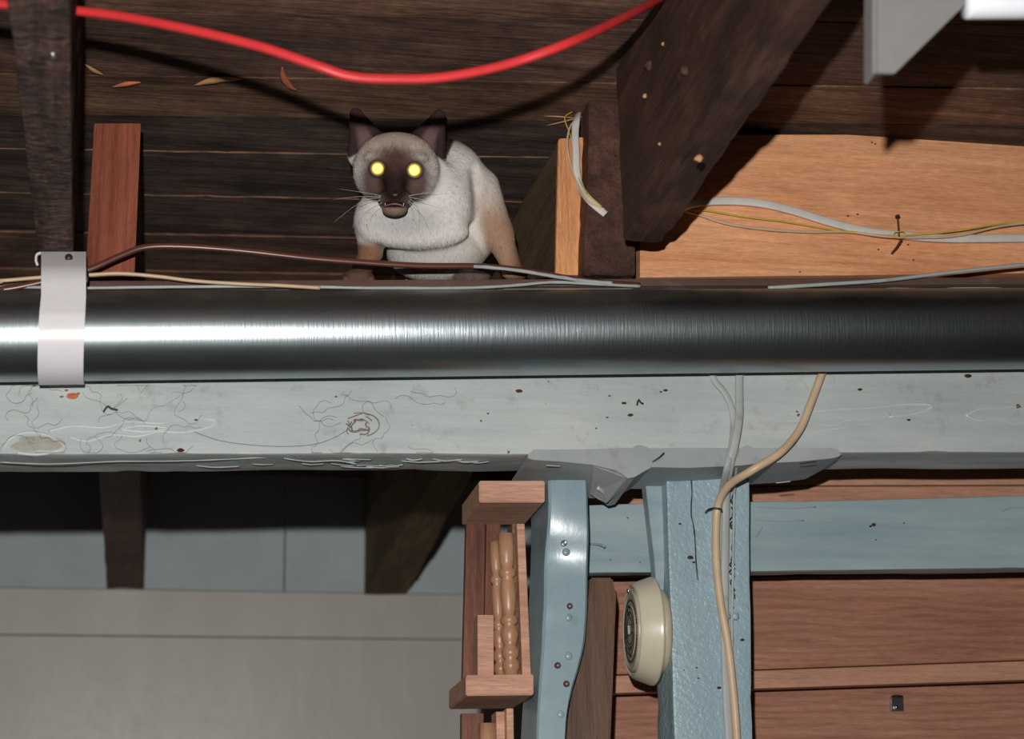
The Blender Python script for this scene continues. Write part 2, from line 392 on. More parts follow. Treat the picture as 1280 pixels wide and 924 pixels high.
# ------------------------------------------------------------------ timbers
YB = 2.02
def ringX(px, yt, yb, Y, dep):
    A, B = P(px, yt, Y), P(px, yb, Y); d = Vector((0,dep,0))
    return [B, B+d, A+d, A]
bm = timber(ringX(-760, 365.2, 571.8, YB, .082), ringX(1400, 356.5, 566, YB, .082), 230, 8, .004, .0022, 25, 5, 3, edge=.006)
me = smooth_by(mesh(bm), .7)
beam = tag(link('support_beam', me, W['beam']), 'long horizontal beam with pale grey-green flaking paint, carrying the joists', 'beam')
def ridge(pts, r=.0019, name='paint_blister', mat=None, Y=None, lumpy=.4):
    L = [P(x, y, (Y or YB)+.0024) for x, y in pts]
    return tube(L, r*1.25, 5, 8, lump=lumpy)
def part(bm_, name, mat, parent): return link(name, mesh(bm_, True), mat, parent)
def closed(pts): return pts+[pts[0]]
for pts in ([(850,531),(860,522),(885,519),(905,521),(880,528),(900,536),(870,544),(852,541),(850,531)],
            [(930,526),(960,520),(1000,517),(1050,512),(1090,510),(1130,506),(1165,507),(1150,516),(1110,522)],
            [(935,543),(960,538),(985,540),(1010,530),(1040,533),(1060,526),(1095,524),(1112,518)],
            [(955,530),(985,527),(1005,529),(985,535),(960,534),(955,530)], [(1020,540),(1050,536),(1075,531),(1100,530)],
            [(1207,520),(1225,512),(1255,511),(1290,506)], [(1207,520),(1225,526),(1250,524),(1265,530),(1290,527)],
            [(60,540),(90,533),(130,535),(160,528),(200,530),(235,524),(268,526),(262,534),(230,541),(200,540),(170,546),(140,544),(110,552),(85,546)],
            [(5,560),(14,548),(35,541),(60,545),(80,560),(50,568),(20,566)], [(150,537),(175,533),(210,536),(180,540),(150,537)]):
    part(ridge(pts), 'paint_blister', W['blister'], beam)
# flaking splits under the arris
for pts in ([(355,573),(385,577),(420,576),(445,580)],
            [(0,578),(60,580),(150,577),(240,576),(350,571)]):
    bm = tube([P(x, y, YB+.014) for x, y in pts], .0007, 5, 6, lump=1.2); part(bm, 'paint_flake', W['beam'], beam)
# flaking splits: short raised curls of paint under the arris
rs_ = random.Random(4)
for k in range(16):
    x_ = rs_.choice([rs_.uniform(470,640), rs_.uniform(350,600), rs_.uniform(200,360)]); t_ = rs_.uniform(.012,.05); L_ = rs_.uniform(20,60)
    pb = P(x_, 571, YB); p0 = Vector((pb.x, pb.y+t_, pb.z+.0012))
    part(tube([p0, p0+Vector((L_*.0004, rs_.uniform(-.003,.003), -.0012)), p0+Vector((L_*.0009, rs_.uniform(-.004,.004), .0004))], rs_.uniform(.0004,.0008), 4, 5, flat=((0,1,0),3), lump=.9), 'paint_flake', W['beam'], beam)
# knot
W['knot'] = paint('knot_dark', srgb(120,100,88), srgb(150,140,130), .8, .2, 90, .8, srgb(50,34,28), 1.0)
kn = P(450, 530, YB+.002)
bm = bmesh.new(); 
for rr in range(16):
    t0 = random.uniform(0, 6.28); q_ = random.uniform(.25, 1)
    L = [P(450+20*q_*math.cos(t)*(1+.25*math.sin(3*t+rr)), 531+13*q_*math.sin(t)*(1+.3*math.cos(2*t+rr)), YB+.0003) for t in np.linspace(t0, t0+random.uniform(.5,1.6), 7)]
    tube(L, random.uniform(.0005,.0011), 2, 5, bm=bm, lump=.9)
tube([P(450+24*math.cos(t), 531+15*math.sin(t), YB+.0004) for t in np.linspace(-1.9, 1.2, 12)], .0007, 3, 5, bm=bm, lump=.9)
part(bm, 'knot', W['knot'], beam)
L = [(405,540),(420,548),(445,554),(468,549),(480,538),(483,525),(478,514)]
part(ridge(L, .0012), 'paint_blister', W['beam'], beam)
# cobweb strands on the beam
bm = bmesh.new()
for k in range(40):
    x0 = random.choice([random.uniform(20,330), random.uniform(380,520), random.uniform(20,250)]); y0 = random.uniform(485,560)
    pts = [(x0, y0)]
    an = random.uniform(0, 6.28)
    for j in range(9):
        an += random.uniform(-1.1,1.1); pts.append((pts[-1][0]+8*math.cos(an), min(566, max(482, pts[-1][1]+6*math.sin(an)))))
    tube([P(x, y, YB-.0012+random.uniform(-.0006,.0004)) for x, y in pts], .00017, 4, 4, bm=bm)
tube([P(x, y, YB-.001) for x, y in ((243,540),(280,552),(340,558),(390,556),(420,546),(440,533))], .0003, 6, 4, bm=bm)
wo = tag(link('cobweb', mesh(bm), W['web']), 'thin dark cobweb strands clinging to the pale beam face', 'cobweb', kind='stuff')
for (x, y, s) in ((138,513,9),(800,505,4),):
    bm = tube([P(x-s, y+2, YB-.002), P(x-s*.4, y-5, YB-.004), P(x+s*.2, y-2, YB-.004), P(x+s, y, YB-.002)], .0011, 5, 6, lump=.8)
    if s == 9: tag(part(bm, 'dust_clump', W['web'], None), 'dark curled clump of dust on the beam below the pipe, right of white strap', 'dust')
    else: part(bm, 'dent', W['rust'], beam)
def blob(px, py, rx, ry, Y, mat, name, parent, th=.0015, seed=0, n=10):
    bm = bmesh.new(); c = [bm.verts.new(P(px, py, Y-th))]
    rr = [bm.verts.new(P(px+rx*math.cos(t)*(1+.35*noise.noise(Vector((t,seed,px)))), py+ry*math.sin(t)*(1+.35*noise.noise(Vector((t,seed+4,px)))), Y+.0012)) for t in np.linspace(0, 2*math.pi, n, endpoint=False)]
    for i in range(n): bm.faces.new((c[0], rr[i], rr[(i+1)%n]))
    bm.faces.new(rr[::-1])
    return link(name, mesh(bm), mat, parent)
W['peel'] = paint('peeled_paint', srgb(150,148,138), srgb(182,180,170), .7, .2, 160, 1.0, srgb(120,110,98), .9, pd=.004)
blob(50, 555, 40, 11, YB-.0002, W['peel'], 'peeled_patch', beam, .0012, seed=3, n=28)
for i, (x, y, s) in enumerate(((91,495,9),(83,488,3),(77,496,3),(98,492,3))):
    blob(x, y, s, s*.55, YB-.0005, W['chip'], 'bare_wood_spot', beam, seed=i)
for i, (x, y, s) in enumerate(((649,489,6),(780,504,4),(788,519,5),(832,488,3),(826,490,2),(1075,487,5),(1136,525,3),(420,496,2),(610,517,2),(762,495,2),(1210,470,5),(759,522,2.5),(245,525,3),(226,563,5))):
    blob(x, y, s, s*.5, YB-.0005, W['rust'], 'stain_spot', beam, .001, seed=i+9)
# ledge board on the beam
bm = timber(ringX(-760, 354.2, 363.7, 2.012, .20), ringX(1400, 345.5, 355, 2.012, .20), 60, 3, .002, .0008, 30, 6, 8)
ledge = tag(link('ledge_board', smooth_by(mesh(bm), .6), W['beamend']), 'thin brown board lying on top of the beam behind the pipe, under the cat', 'board')
ZL = P(640, 349, 2.012).z
# joists
def joist(name, label, near, far, zt, mat, group=None, seg=60, amp=.003, m=6, edge=.012, r=.003, seed=1):
    """near/far: pairs of points (left, right) along the underside"""
    def q(pr):
        l, rr = pr; return [l, rr, Vector((rr.x, rr.y, zt)), Vector((l.x, l.y, zt))]
    me = smooth_by(mesh(timber(q(near), q(far), seg, m, r, amp, 30, 12, seed, edge=edge)), .7)
    o = link(name, me, mat); return tag(o, label, 'joist', group)
ZJ1 = P(65, 322, 2.0).z
def ext(A, B, t): return A + (B-A)*t
nl, nr = PZ(-6, -120, ZJ1), PZ(86, -120, ZJ1); fl_, fr_ = PZ(50, 345, ZJ1), PZ(92, 345, ZJ1)
j1 = joist('joist', 'rough-sawn dark joist above the white strap, nearest on the left', (nl, nr), (fl_, fr_), ZC, W['rough'], amp=.004, seg=120, m=8, seed=5, edge=.006)
nl, nr = PZ(780+310, 296-455, ZJ), PZ(820+310, 300-460, ZJ)
nl, nr = PZ(1064, -120, ZJ), PZ(1124, -120, ZJ); fl_, fr_ = PZ(779, 300, ZJ), PZ(829, 304, ZJ)
j2 = joist('joist', 'big dark brown joist running up to the right with a ragged lower edge', (nl, nr), (fl_, fr_), ZC, W['joist'], amp=.0035, seg=120, m=8, seed=2, edge=.022)
# lapped joists behind, to the far wall
def lapped(label, pf, Y0, pb, mat, endmat, seed):
    t = empty('joist', P(pf[0][0], pf[0][1], Y0), label, 'joist')
    A = [P(x, y, Y0) for x, y in pf]; B = [P(x, y, YW-.005) for x, y in pb]
    B[2].z = ZC; B[3].z = ZC
    me = smooth_by(mesh(timber(A, B, 60, 3, .003, .003, 30, 6, seed, edge=.012)), .7); link('timber', me, mat, t)
    C = [Vector((v.x, v.y-.006, v.z)) for v in A]
    A2 = [Vector((v.x, v.y+.001, v.z)) for v in A]
    me = smooth_by(mesh(timber(C, A2, 1, 6, .002)), .7); e = link('end_grain', me, endmat, t)
    e['label'] = 'freshly cut end of the joist'; return t
lapped('joist with a red-brown sawn end standing beside the rough joist on the left', [(107,350),(168,350),(176,157),(118,157)], 2.06,
       [(133,736),(180,736),(183,630),(136,630)], W['joist'], W['redend'], 4)
lapped('joist with an orange cut end and dark side, right of the cat', [(693,346),(728,346),(731,174),(697,176)], 2.06,
       [(455,744),(508,744),(508,630),(455,630)], W['joistside'], W['orangeend'], 6)
bm = timber([P(729,347,2.02), P(794,346,2.02), P(790,100,2.02), P(737,100,2.02)], [v+Vector((0,.035,0)) for v in [P(729,347,2.02), P(794,346,2.02), P(790,100,2.02), P(737,100,2.02)]], 12, 20, .004, .004, 40, 20, 14, edge=.01)
for v in bm.verts:
    if v.co.z > ZC-.02: v.co.z = ZC-.0005
jx = link('joist', smooth_by(mesh(bm), .7), W['joist']); tag(jx, 'dark brown joist end facing out between the orange joist end and the big joist', 'joist')
# orange blocking board
bm = timber([P(800,347,2.07), P(800,347,2.07)+Vector((0,.04,0)), P(800,168,2.07)+Vector((0,.04,0)), P(800,168,2.07)],
            [P(1400,341,2.07), P(1400,341,2.07)+Vector((0,.04,0)), P(1400,168,2.07)+Vector((0,.04,0)), P(1400,168,2.07)], 10, 3, .0015, .0006, 10, 2)
board = tag(link('blocking_board', smooth_by(mesh(bm), .6), W['orange']), 'clean orange fir board standing on the beam at the right, behind white cables', 'board')
for i,(x,y) in enumerate(((1090,178),(1094,180),(1000,265),(1060,270),(1072,268),(1098,312),(1142,325),(1135,306),(1000,340))):
    blob(x, y, 3, 2, 2.07, W['web'], 'dirt_spot', board, .001, seed=i)
# post
def to_floor(A, B):            # extends the line A->B (downwards) to the floor
    t = (A.z-0)/(A.z-B.z); return A+(B-A)*t
tl, tr = P(832,589,2.075), P(937,589,2.075); bl, br = to_floor(tl, P(843,924,2.075)), to_floor(tr, P(943,924,2.075))
d = Vector((0,.082,0))
bm = timber([tl, tr, tr+d, tl+d], [bl, br, br+d, bl+d], 120, 6, .004, .0022, 30, 6, 7, edge=.004)
post = tag(link('post', smooth_by(mesh(bm), .7), W['blue']), 'thick pale blue post with glossy bumpy paint under the beam, cables on its face', 'post')
# crack and split slivers on the post
bm = tube([P(x, y, 2.0745) for x, y in ((862,588),(865,610),(864,640),(868,665),(870,700),(872,725))], .0008, 5, 5, lump=.9)
part(bm, 'crack', W['dark'], post)
pl = prism([(806,596),(829,586),(831,700),(829,760),(822,760),(818,700)], 2.10, .02, .001)
sl = tag(link('wood_shim', mesh(pl), W['bluerail']), 'narrow split blue wooden shim against the left side of the post top', 'wood shim')
for i, (x, y, s) in enumerate(((863,697,4),(867,703,2),(871,835,2),(855,838,2),(899,860,3),(873,848,2),(850,655,2),(928,800,3),(916,760,2))):
    blob(x, y, s, s*.6, 2.0745, W['rust'], 'stain_spot', post, .001, seed=i+30)
for x in (909, 920):
    bm = lathe([(0,0),(.0005,.0042),(.002,.0045),(.004,.004),(.007,.002)], P(x, 770, 2.066), (0,1,0), 14)
    part(bm, 'nail_head', W['blue'], post)
# rail
bm = timber(ringX(700, 632, 717, 2.16, .03), ringX(1400, 616, 710, 2.16, .03), 60, 6, .003, .0015, 25, 5, 9, edge=.003)
rail = tag(link('rail', smooth_by(mesh(bm), .7), W['bluerail']), 'horizontal pale blue rail running behind the post in front of oak boards', 'rail')
for i, (x, y, s) in enumerate(((1092,656,5),(1088,658,3),(1095,675,2),(1130,654,2),(763,700,2),(800,703,2))): blob(x, y, s, s*.7, 2.16, W['rust'], 'nail_hole', rail, .001, seed=i)
for pts in (((940,634),(980,636),(1020,634)), ((940,650),(970,652),(1005,651)), ((945,672),(950,664),(953,658)), ((1250,640),(1265,635),(1285,636))):
    part(tube([P(x, y, 2.1605) for x, y in pts], .0009, 4, 5, lump=.6), 'paint_ridge', W['bluerail'], rail)
part(tube([P(736,680,2.162), P(750,681,2.150), P(756,684,2.145)], .0014, 3, 8), 'nail', W['bluerail'], rail)
# blue stud with a curved edge
right = [(735,600),(736,640),(738,690),(738,740),(737,780),(734,806),(727,835),(719,862),(713,895),(711,924)]
left = [(686,600),(687,640),(686,690),(684,740),(682,780),(681,806),(679,835),(677,862),(675,895),(674,924)]
bm = bmesh.new(); rows = []
L2 = [P(x, y, 2.045) for x, y in left]; R2 = [P(x, y, 2.045) for x, y in right]
L2.append(to_floor(L2[3], L2[-1])); R2.append(R2[-1]+(L2[-1]-L2[-2]))
dd = Vector((0,.105,0)); tl_ = catmull(L2[:-1], 8)+[L2[-1]]; tr_ = catmull(R2[:-1], 8)+[R2[-1]]
zs0, zs1 = P(705,640,2.045).z, P(705,680,2.045).z
for l, r_ in zip(tl_, tr_):
    wv = math.sin((l.z-1.5)*26)*.0016
    q_ = min(1, max(0, (zs0-l.z)/.075)); wv += .013*q_*q_*(3-2*q_)+.0012*noise.noise(Vector((1,2,l.z*38)))
    hl = .011*math.exp(-((l.z-P(705,688,2.045).z)/.045)**2)
    rows.append([bm.verts.new(v) for v in (l+Vector((0,.003+wv+hl,0)), l.lerp(r_,.06)+Vector((0,wv+hl,0)), l.lerp(r_,.5)+Vector((0,wv-.001+hl*.45,0)), l.lerp(r_,.94)+Vector((0,wv,0)), r_+Vector((0,.004+wv,0)), r_+dd*.28, l.lerp(r_,.45)+dd*.28, l.lerp(r_,.42)+dd, l+dd)])
for s in range(len(rows)-1):
    n = len(rows[0])
    for i in range(n): bm.faces.new((rows[s][i], rows[s][(i+1)%n], rows[s+1][(i+1)%n], rows[s+1][i]))
bm.faces.new(rows[0]); bm.faces.new(rows[-1][::-1])
stud = tag(link('stud', smooth_by(mesh(bm), .5), W['bluestud']), 'glossy blue warped stud with a curved right edge, left of the post', 'stud')
for (x, y) in ((705,679),(712,758),(697,832),(708,855)):
    bm = lathe([(-.0008,.0013),(-.0018,.0026),(-.0012,.0036),(.002,.0036)], P(x, y, 2.0515 if y < 700 else 2.057), (0,1,0), 14)
    part(bm, 'screw_head', W['steel'] if y < 700 else W['rust'], stud)
for (x, y) in ((708,690),(711,772),(711,820),(701,893)):
    bm = lathe([(-.001,0),(-.001,.004),(.0003,.0046),(.002,.0046)], P(x, y, 2.054 if y < 700 else 2.0575), (0,1,0), 14)
    part(bm, 'filled_hole', W['bluestud'], stud)
bm = prism([(738,722),(766,722),(771,746),(768,800),(763,924),(757,1300),(706,1300),(708,924),(712,850),(733,790)], 2.098, .035, .002)
tag(link('brown_board', smooth_by(mesh(bm), .5), W['brown']), 'dark brown upright board between the blue stud and the round beige fitting', 'board')
# ------------------------------------------------------------------ pipe and strap
YP = 1.961
A, B = P(-760, 426.5, YP), P(1400, 409.8, YP); R = .0496
bm = bmesh.new(); ax = (B-A)
prof = []
rows = []; u = ax.normalized(); vy = (Vector((0,1,0))-u*u.y).normalized(); vz = u.cross(vy)
for s in range(2):
    rows.append([bm.verts.new(A+ax*s+vy*math.cos(t)*R+vz*math.sin(t)*R) for t in np.linspace(0,2*math.pi,128,endpoint=False)])
for i in range(128): bm.faces.new((rows[0][i], rows[0][(i+1)%128], rows[1][(i+1)%128], rows[1][i]))
inner = [[bm.verts.new(A+ax*s+vy*math.cos(t)*(R-.001)+vz*math.sin(t)*(R-.001)) for t in np.linspace(0,2*math.pi,128,endpoint=False)] for s in range(2)]
for i in range(128): bm.faces.new((inner[0][i], inner[0][(i+1)%128], inner[1][(i+1)%128], inner[1][i]))
for s in range(2):
    for i in range(128): bm.faces.new((rows[s][i], rows[s][(i+1)%128], inner[s][(i+1)%128], inner[s][i]))
me = mesh(bm); smooth_by(me, 1.0)
pipe = link('pipe', me, W['galv'], base=A.lerp(B,.5)-Vector((0,0,R)))
pipe.location = pipe.location
tag(pipe, 'long shiny galvanised metal pipe in front of the pale beam', 'pipe')
# rotate texture frame onto the pipe's axis
ang = math.atan2(ax.z, ax.x); Rm = Matrix.Rotation(-ang, 4, 'Y')
me.transform(Rm.inverted()); pipe.matrix_world = Matrix.Translation(pipe.location) @ Rm
# strap: from joist underside, round the front of the pipe, behind below
st = empty('pipe_strap', P(78, 480, YP-R), 'white plastic strap holding the metal pipe up to the left joist', 'strap')
def strap_pts(px):
    c = P(px, 421.3-.0077*px, YP); o = []
    o.append(P(px, 316, 1.985)); o.append(P(px, 322, 1.972)); o.append(P(px, 333, 1.945)); o.append(P(px, 343, 1.931)); o.append(P(px, 356, 1.925)); o.append(P(px, 370, 1.9205))
    for t in np.linspace(12, -150, 26):
        an = math.radians(t); rr = R+.0022
        o.append(c+Vector((0, -math.cos(an)*rr, math.sin(an)*rr)))
    return o
xs_ = [50, 51.5, 64, 78, 92, 104.5, 106]
cols = [strap_pts(x+ (1.5 if x > 0 else 0)) for x in xs_]
bm = bmesh.new(); th = .0012; G = []
n = len(cols[0])
for j, x in enumerate(xs_):
    row = []
    for i in range(n):
        q = cols[j][i]; t = (cols[j][min(i+1,n-1)]-cols[j][max(i-1,0)]).normalized(); nr_ = t.cross(Vector((1,0,0))).normalized()
        if nr_.y > 0 and i < 10: nr_ = -nr_
        cen = P(x, 421.3, YP); 
        if i >= 6: nr_ = (q-Vector((q.x, cen.y, P(x,421.3-.0077*x,YP).z))).normalized()
        row.append((bm.verts.new(q), bm.verts.new(q+nr_*th)))
    G.append(row)
for j in range(len(xs_)-1):
    for i in range(n-1):
        for s in (0,1): bm.faces.new((G[j][i][s], G[j+1][i][s], G[j+1][i+1][s], G[j][i+1][s]))
for i in range(n-1):
    for j in (0, -1): bm.faces.new((G[j][i][0], G[j][i+1][0], G[j][i+1][1], G[j][i][1]))
for j in range(len(xs_)-1):
    for i in (0, -1): bm.faces.new((G[j][i][0], G[j+1][i][0], G[j+1][i][1], G[j][i][1]))
link('band', smooth_by(mesh(bm), .9), W['white'], st)
bm = lathe([(-.003,0),(-.003,.003),(-.001,.0042),(.004,.0042),(.004,.002)], P(86, 322, 1.962), (0,1,0), 16); part(bm, 'screw_head', W['dark'], st)
bm = tube([P(50,317,1.972), P(46,319,1.97), P(45,326,1.968), P(47,332,1.968)], .0016, 4, 6, flat=((0,1,0),2.2)); part(bm, 'torn_end', W['white'], st)
bm = tube([P(108,338,1.95), P(109,346,1.948), P(108,354,1.95)], .0016, 4, 6, lump=.6); part(bm, 'wire_tie', W['dark'], st)
# ------------------------------------------------------------------ cables
def cable(name, label, pts, r, mat, Y=None, twin=False, flat=None, n=8, seg=12, cat='cable', group=None, parent=None, lump=0):
    L = [P(p[0], p[1], p[2] if len(p) > 2 else Y) for p in pts]
    o = link(name, mesh(tube(L, r, n, seg, twin=twin, flat=flat, lump=lump), True), mat, parent)
    if parent is None: tag(o, label, cat, group)
    return o
A0, A1 = PZ(1064,-120,ZJ), PZ(779,300,ZJ); nrm = (A1-A0).cross(Vector((0,0,1))).normalized(); dd_ = ray(832,-6); yend = (dd_*((A0-CAM).dot(nrm)/dd_.dot(nrm))).y
cable('red_cable', 'bright red cable sagging across the top in front of the ceiling planks',
      [(-700,-40,1.62),(-300,-25,1.61),(-60,-2,1.60),(0,5,1.60),(90,13,1.58),(160,22,1.56),(250,40,1.53),(330,60,1.51),(395,82,1.50),(440,96,1.50),(500,99,1.50),(560,96,1.50),(640,79,1.50),(720,50,1.50),(790,17,1.50*.6+yend*.4),(832,-6,yend)],
      .0054, W['red'], twin=True, flat=((0,1,0),.7), seg=16)
cable('brown_cable', 'dark brown cable arching up left of the cat and running in front of its paws',
      [(-700,366,2.0),(-60,364,2.0),(0,362,2.0),(45,354,2.0),(108,338,2.0),(150,320,2.0),(182,309,2.0),(230,308,2.0),(300,313,2.0),(380,322,2.0),(440,327,2.0),(520,332,2.0),(600,333,2.0),(660,339,2.005),(705,347,2.008),(750,353,2.008),(800,357,2.01)],
      .0042, W['browncable'], twin=True, flat=((0,1,0),.7))
cable('painted_cable', 'grey paint-smeared cable lying on top of the brown cable right of the cat',
      [(592,333,1.993),(630,336,1.993),(665,341,1.995),(700,347,1.998),(730,351,2.0),(765,354,2.0)], .0022, W['greycable'], lump=.5)
cable('pale_cable', 'thin beige cable curving from the strap along the top of the pipe',
      [(-700,357,1.99),(-60,353,1.99),(0,351,1.99),(50,347,1.99),(108,344,1.99),(150,342,1.99),(200,346,1.99),(240,351,1.99),(300,355,1.99),(350,357,1.99),(400,360,1.99)], .0022, W['beige'])
cable('white_cable', 'thin whitish cable lying low behind the pipe from the strap to the big joist',
      [(-700,363,2.0),(-60,359,2.0),(100,360,2.0),(200,359,2.0),(340,358,2.0),(460,360,2.0),(580,360,2.0),(640,357,2.0),(690,353,2.0),(740,355,2.0),(800,358,2.0)], .0018, W['greycable'], lump=.3)
cable('grey_cable', 'thin grey-brown cable rising gently to the right below the orange board',
      [(960,360,2.0),(1040,355,2.0),(1100,351,2.0),(1160,344,2.0),(1220,337,2.0),(1290,330,2.0),(1400,320,2.0)], .0024, W['greycable'])
FL = ((0,0,1), 1.9)
cable('white_flat_cable', 'flat white cable hanging bent in front of the orange joist end',
      [(729,130,2.13),(722,145,2.05),(719,165,2.035),(720,190,2.03),(721,215,2.03),(726,235,2.03),(738,252,2.016),(757,268,2.012)], .0026, W['cream'], twin=True, flat=((.75,0,.65),1.8), seg=14)
cable('thin_white_wire', 'thin pale wire looping left of the flat white cable at the orange joist end',
      [(726,142,2.05),(713,158,2.035),(709,180,2.03),(713,205,2.03),(721,228,2.025),(733,250,2.014),(756,262,2.010)], .0012, W['beige'])
cable('yellow_wire', 'thin yellow wire curling down behind the flat white cable at the orange joist end',
      [(715,140,2.05),(706,148,2.045),(713,170,2.04),(718,195,2.036),(722,220,2.03),(735,242,2.016),(752,258,2.010)], .0007, W['yellow'])
cable('white_flat_cable', 'flat white cable stapled across the orange board at the right',
      [(845,262,2.03),(872,253,2.055),(910,251,2.06),(950,254,2.06),(990,263,2.06),(1035,277,2.06),(1080,288,2.06),(1125,294,2.06),(1180,298,2.06),(1240,298,2.06),(1400,296,2.06)], .0026, W['cream'], twin=True, flat=((0,0,1),2.2), seg=14)
cable('yellow_wire', 'thin yellow wire running along the cables on the orange board',
      [(845,262,2.05),(880,263,2.06),(930,271,2.06),(980,277,2.06),(1040,287,2.06),(1100,294,2.055),(1150,293,2.05),(1200,288,2.05),(1250,280,2.05),(1300,276,2.05),(1400,272,2.05)], .0011, W['yellow'])
cable('thin_beige_wire', 'thin beige wire drooping below the flat white cable on the orange board',
      [(845,261,2.05),(875,269,2.06),(910,280,2.06),(960,287,2.06),(1010,290,2.06),(1060,290,2.06),(1110,296,2.05),(1160,297,2.05),(1200,294,2.05),(1250,283,2.05),(1300,278,2.05),(1400,276,2.05)], .0017, W['beige'])
nl_ = empty('nail', P(1122,300,2.06), 'rusty nail bent up over the cables on the orange board', 'nail')
part(tube([P(1122,272,2.045), P(1123,284,2.046), P(1124,296,2.047)], .0012, 4, 8), 'shank', W['rust'], nl_)
part(tube([P(1127,299,2.047), P(1122,308,2.055), P(1115,317,2.07)], .0017, 4, 8), 'bent_shank', W['rust'], nl_)
part(lathe([(0,0),(0,.0032),(.0015,.0032),(.002,0)], P(1122,271,2.046), (0,.2,1), 12), 'nail_head', W['rust'], nl_)
part(tube([P(1118,291,2.045), P(1124,289.5,2.042), P(1131,291,2.045), P(1131,297,2.045), P(1118,297,2.045), P(1118,291,2.045)], .0006, 3, 6), 'yellow_tie', W['yellow'], nl_)
# down the post
cable('beige_cable', 'beige cable curving from under the pipe across the plate and down the post',
      [(1031,458,2.0135),(1027,468,2.012),(1012,508,2.0095),(999,538,2.004),(975,566,1.995),(940,588,2.0),(912,606,2.03),(898,630,2.058),(895,665,2.063),(896,710,2.063),(901,755,2.063),(909,800,2.063),(915,850,2.063),(921,924,2.063),(928,1100,2.063),(945,1600,2.063),(985,2780,2.063)],
      .0049, W['beige'])
cable('grey_cable', 'straight grey painted cable running from the pipe down the post face behind the beige one',
      [(925,458,2.015),(924,480,2.014),(924,520,2.008),(919,552,2.003),(912,585,2.012),(908,615,2.055),(907,650,2.066),(906,720,2.066),(906,800,2.066),(908,870,2.066),(911,924,2.066),(918,1100,2.066),(935,1600,2.066),(975,2780,2.066)],
      .0030, W['greycable'], twin=True, flat=((1,0,0),1.7), lump=.15)
cable('grey_cable', 'short grey painted cable slanting in from the left to join the straight one',
      [(888,458,2.015),(893,475,2.014),(905,490,2.012),(914,508,2.012),(917,530,2.012),(915,556,2.006),(908,588,2.010),(903,612,2.05),(900,640,2.068),(899,700,2.069)],
      .0026, W['greycable'], twin=True, flat=((1,0,0),1.6), lump=.15)
cable('thin_grey_wire', 'thin grey painted wire running down the post right of the grey cable',
      [(922,560,2.008),(920,588,2.03),(918,615,2.066),(917,660,2.07),(916,720,2.07),(915,780,2.07),(916,840,2.07),(922,924,2.07),(929,1100,2.07)], .0016, W['greycable'], lump=.5)
cable('cable_clip', 'black wire staple hooked over the beige cable near the top of the post',
      [(882,641,2.07),(886,637,2.06),(893,635.5,2.054),(901,637,2.054),(903,642,2.07)], .0012, W['dark'], cat='clip')
bm = bmesh.new()
for k in range(16):
    y = 615+k*8+random.uniform(-3,3); tube([P(916+random.uniform(-2,2), y, 2.072), P(915+random.uniform(-4,4), y+6, 2.071), P(917+random.uniform(-2,2), y+11, 2.072)], .0009, 3, 5, bm=bm, lump=.9)
tag(link('cobweb', mesh(bm), W['dark']), 'dark cobweb fluff caught along the wires on the post', 'cobweb', kind='stuff')
# ------------------------------------------------------------------ steel plate under the beam
pt = empty('steel_plate', P(850, 588, 2.014), 'bent slotted steel plate painted grey, wrapped under the beam above the post', 'plate')
bm = bmesh.new()
tops = [(660,568),(667,562),(700,562),(740,561.5),(780,560),(790,560),(797,556),(804,557),(812,560.5),(860,560),(926,560),(934,556),(942,560),(1000,560),(1040,560),(1048,562),(1051,568)]
bots = [(660,573),(667,575),(700,577),(740,581),(770,588),(785,598),(794,596),(804,590),(815,584),(860,585),(926,582),(934,581),(942,580),(1000,577),(1040,573),(1048,571),(1051,569)]
YPl = YB-.004
ft = [bm.verts.new(P(x,y,YPl)) for x, y in tops]; fb = [bm.verts.new(P(x,y,YPl-.0012)) for x, y in bots]
bt = [bm.verts.new(P(x,y,YPl)+Vector((0,.003,0))) for x, y in tops]
bk = []; bk2 = []
for i, (x, y) in enumerate(bots):
    p = P(x, y, YPl)
    dn = -.002
    if 770 <= x <= 800: dn = -.010
    elif x == 740: dn = -.016
    dpt = {660:.10, 1051:.02, 1048:.06, 1040:.095}.get(x, .098)
    if x == 660: p = P(667, 575, YPl)+Vector((-.006,0,-.0))
    bk.append(bm.verts.new(p+Vector((0,dpt,dn)))); bk2.append(bm.verts.new(p+Vector((0,dpt,dn+.003))))
fi = [bm.verts.new(v.co+Vector((0,.004,.003))) for v in fb]
for i in range(len(tops)-1):
    bm.faces.new((ft[i], ft[i+1], fb[i+1], fb[i])); bm.faces.new((fb[i], fb[i+1], bk[i+1], bk[i]))
    bm.faces.new((bk[i], bk[i+1], bk2[i+1], bk2[i])); bm.faces.new((bk2[i], bk2[i+1], fi[i+1], fi[i])); bm.faces.new((fi[i], fi[i+1], bt[i+1], bt[i])); bm.faces.new((ft[i], bt[i], bt[i+1], ft[i+1]))
for i in (0, -1): bm.faces.new((ft[i], fb[i], bk[i], bk2[i], fi[i], bt[i]))
link('folded_plate', smooth_by(mesh(bm), .35), W['plate'], pt)
W['slot'] = plain('slot_edge', srgb(190,196,196), .5, 0, .4, var=.05)
zf = P(690, 577, YPl).z - .0035
def slot(x0, y0, x1, y1, dz=0, r=.0016, mat='slot'):
    A_, B_ = PZ(x0, y0, zf+dz), PZ(x1, y1, zf+dz)
    part(tube([A_, A_.lerp(B_,.5), B_], r, 4, 8, flat=((0,0,1),.35)), 'slot', W[mat], pt)
slot(683,582,700,583,-.001); slot(664,604,684,606,-.002); slot(1000,580,1020,577,.004,.0015,'dark'); slot(970,604,988,602,0)
fp = bmesh.new(); tb = [P(742,583,2.018), P(783,598,2.018), P(793,599,2.03), P(758,629,2.085), P(748,624,2.085), P(737,617,2.085)]
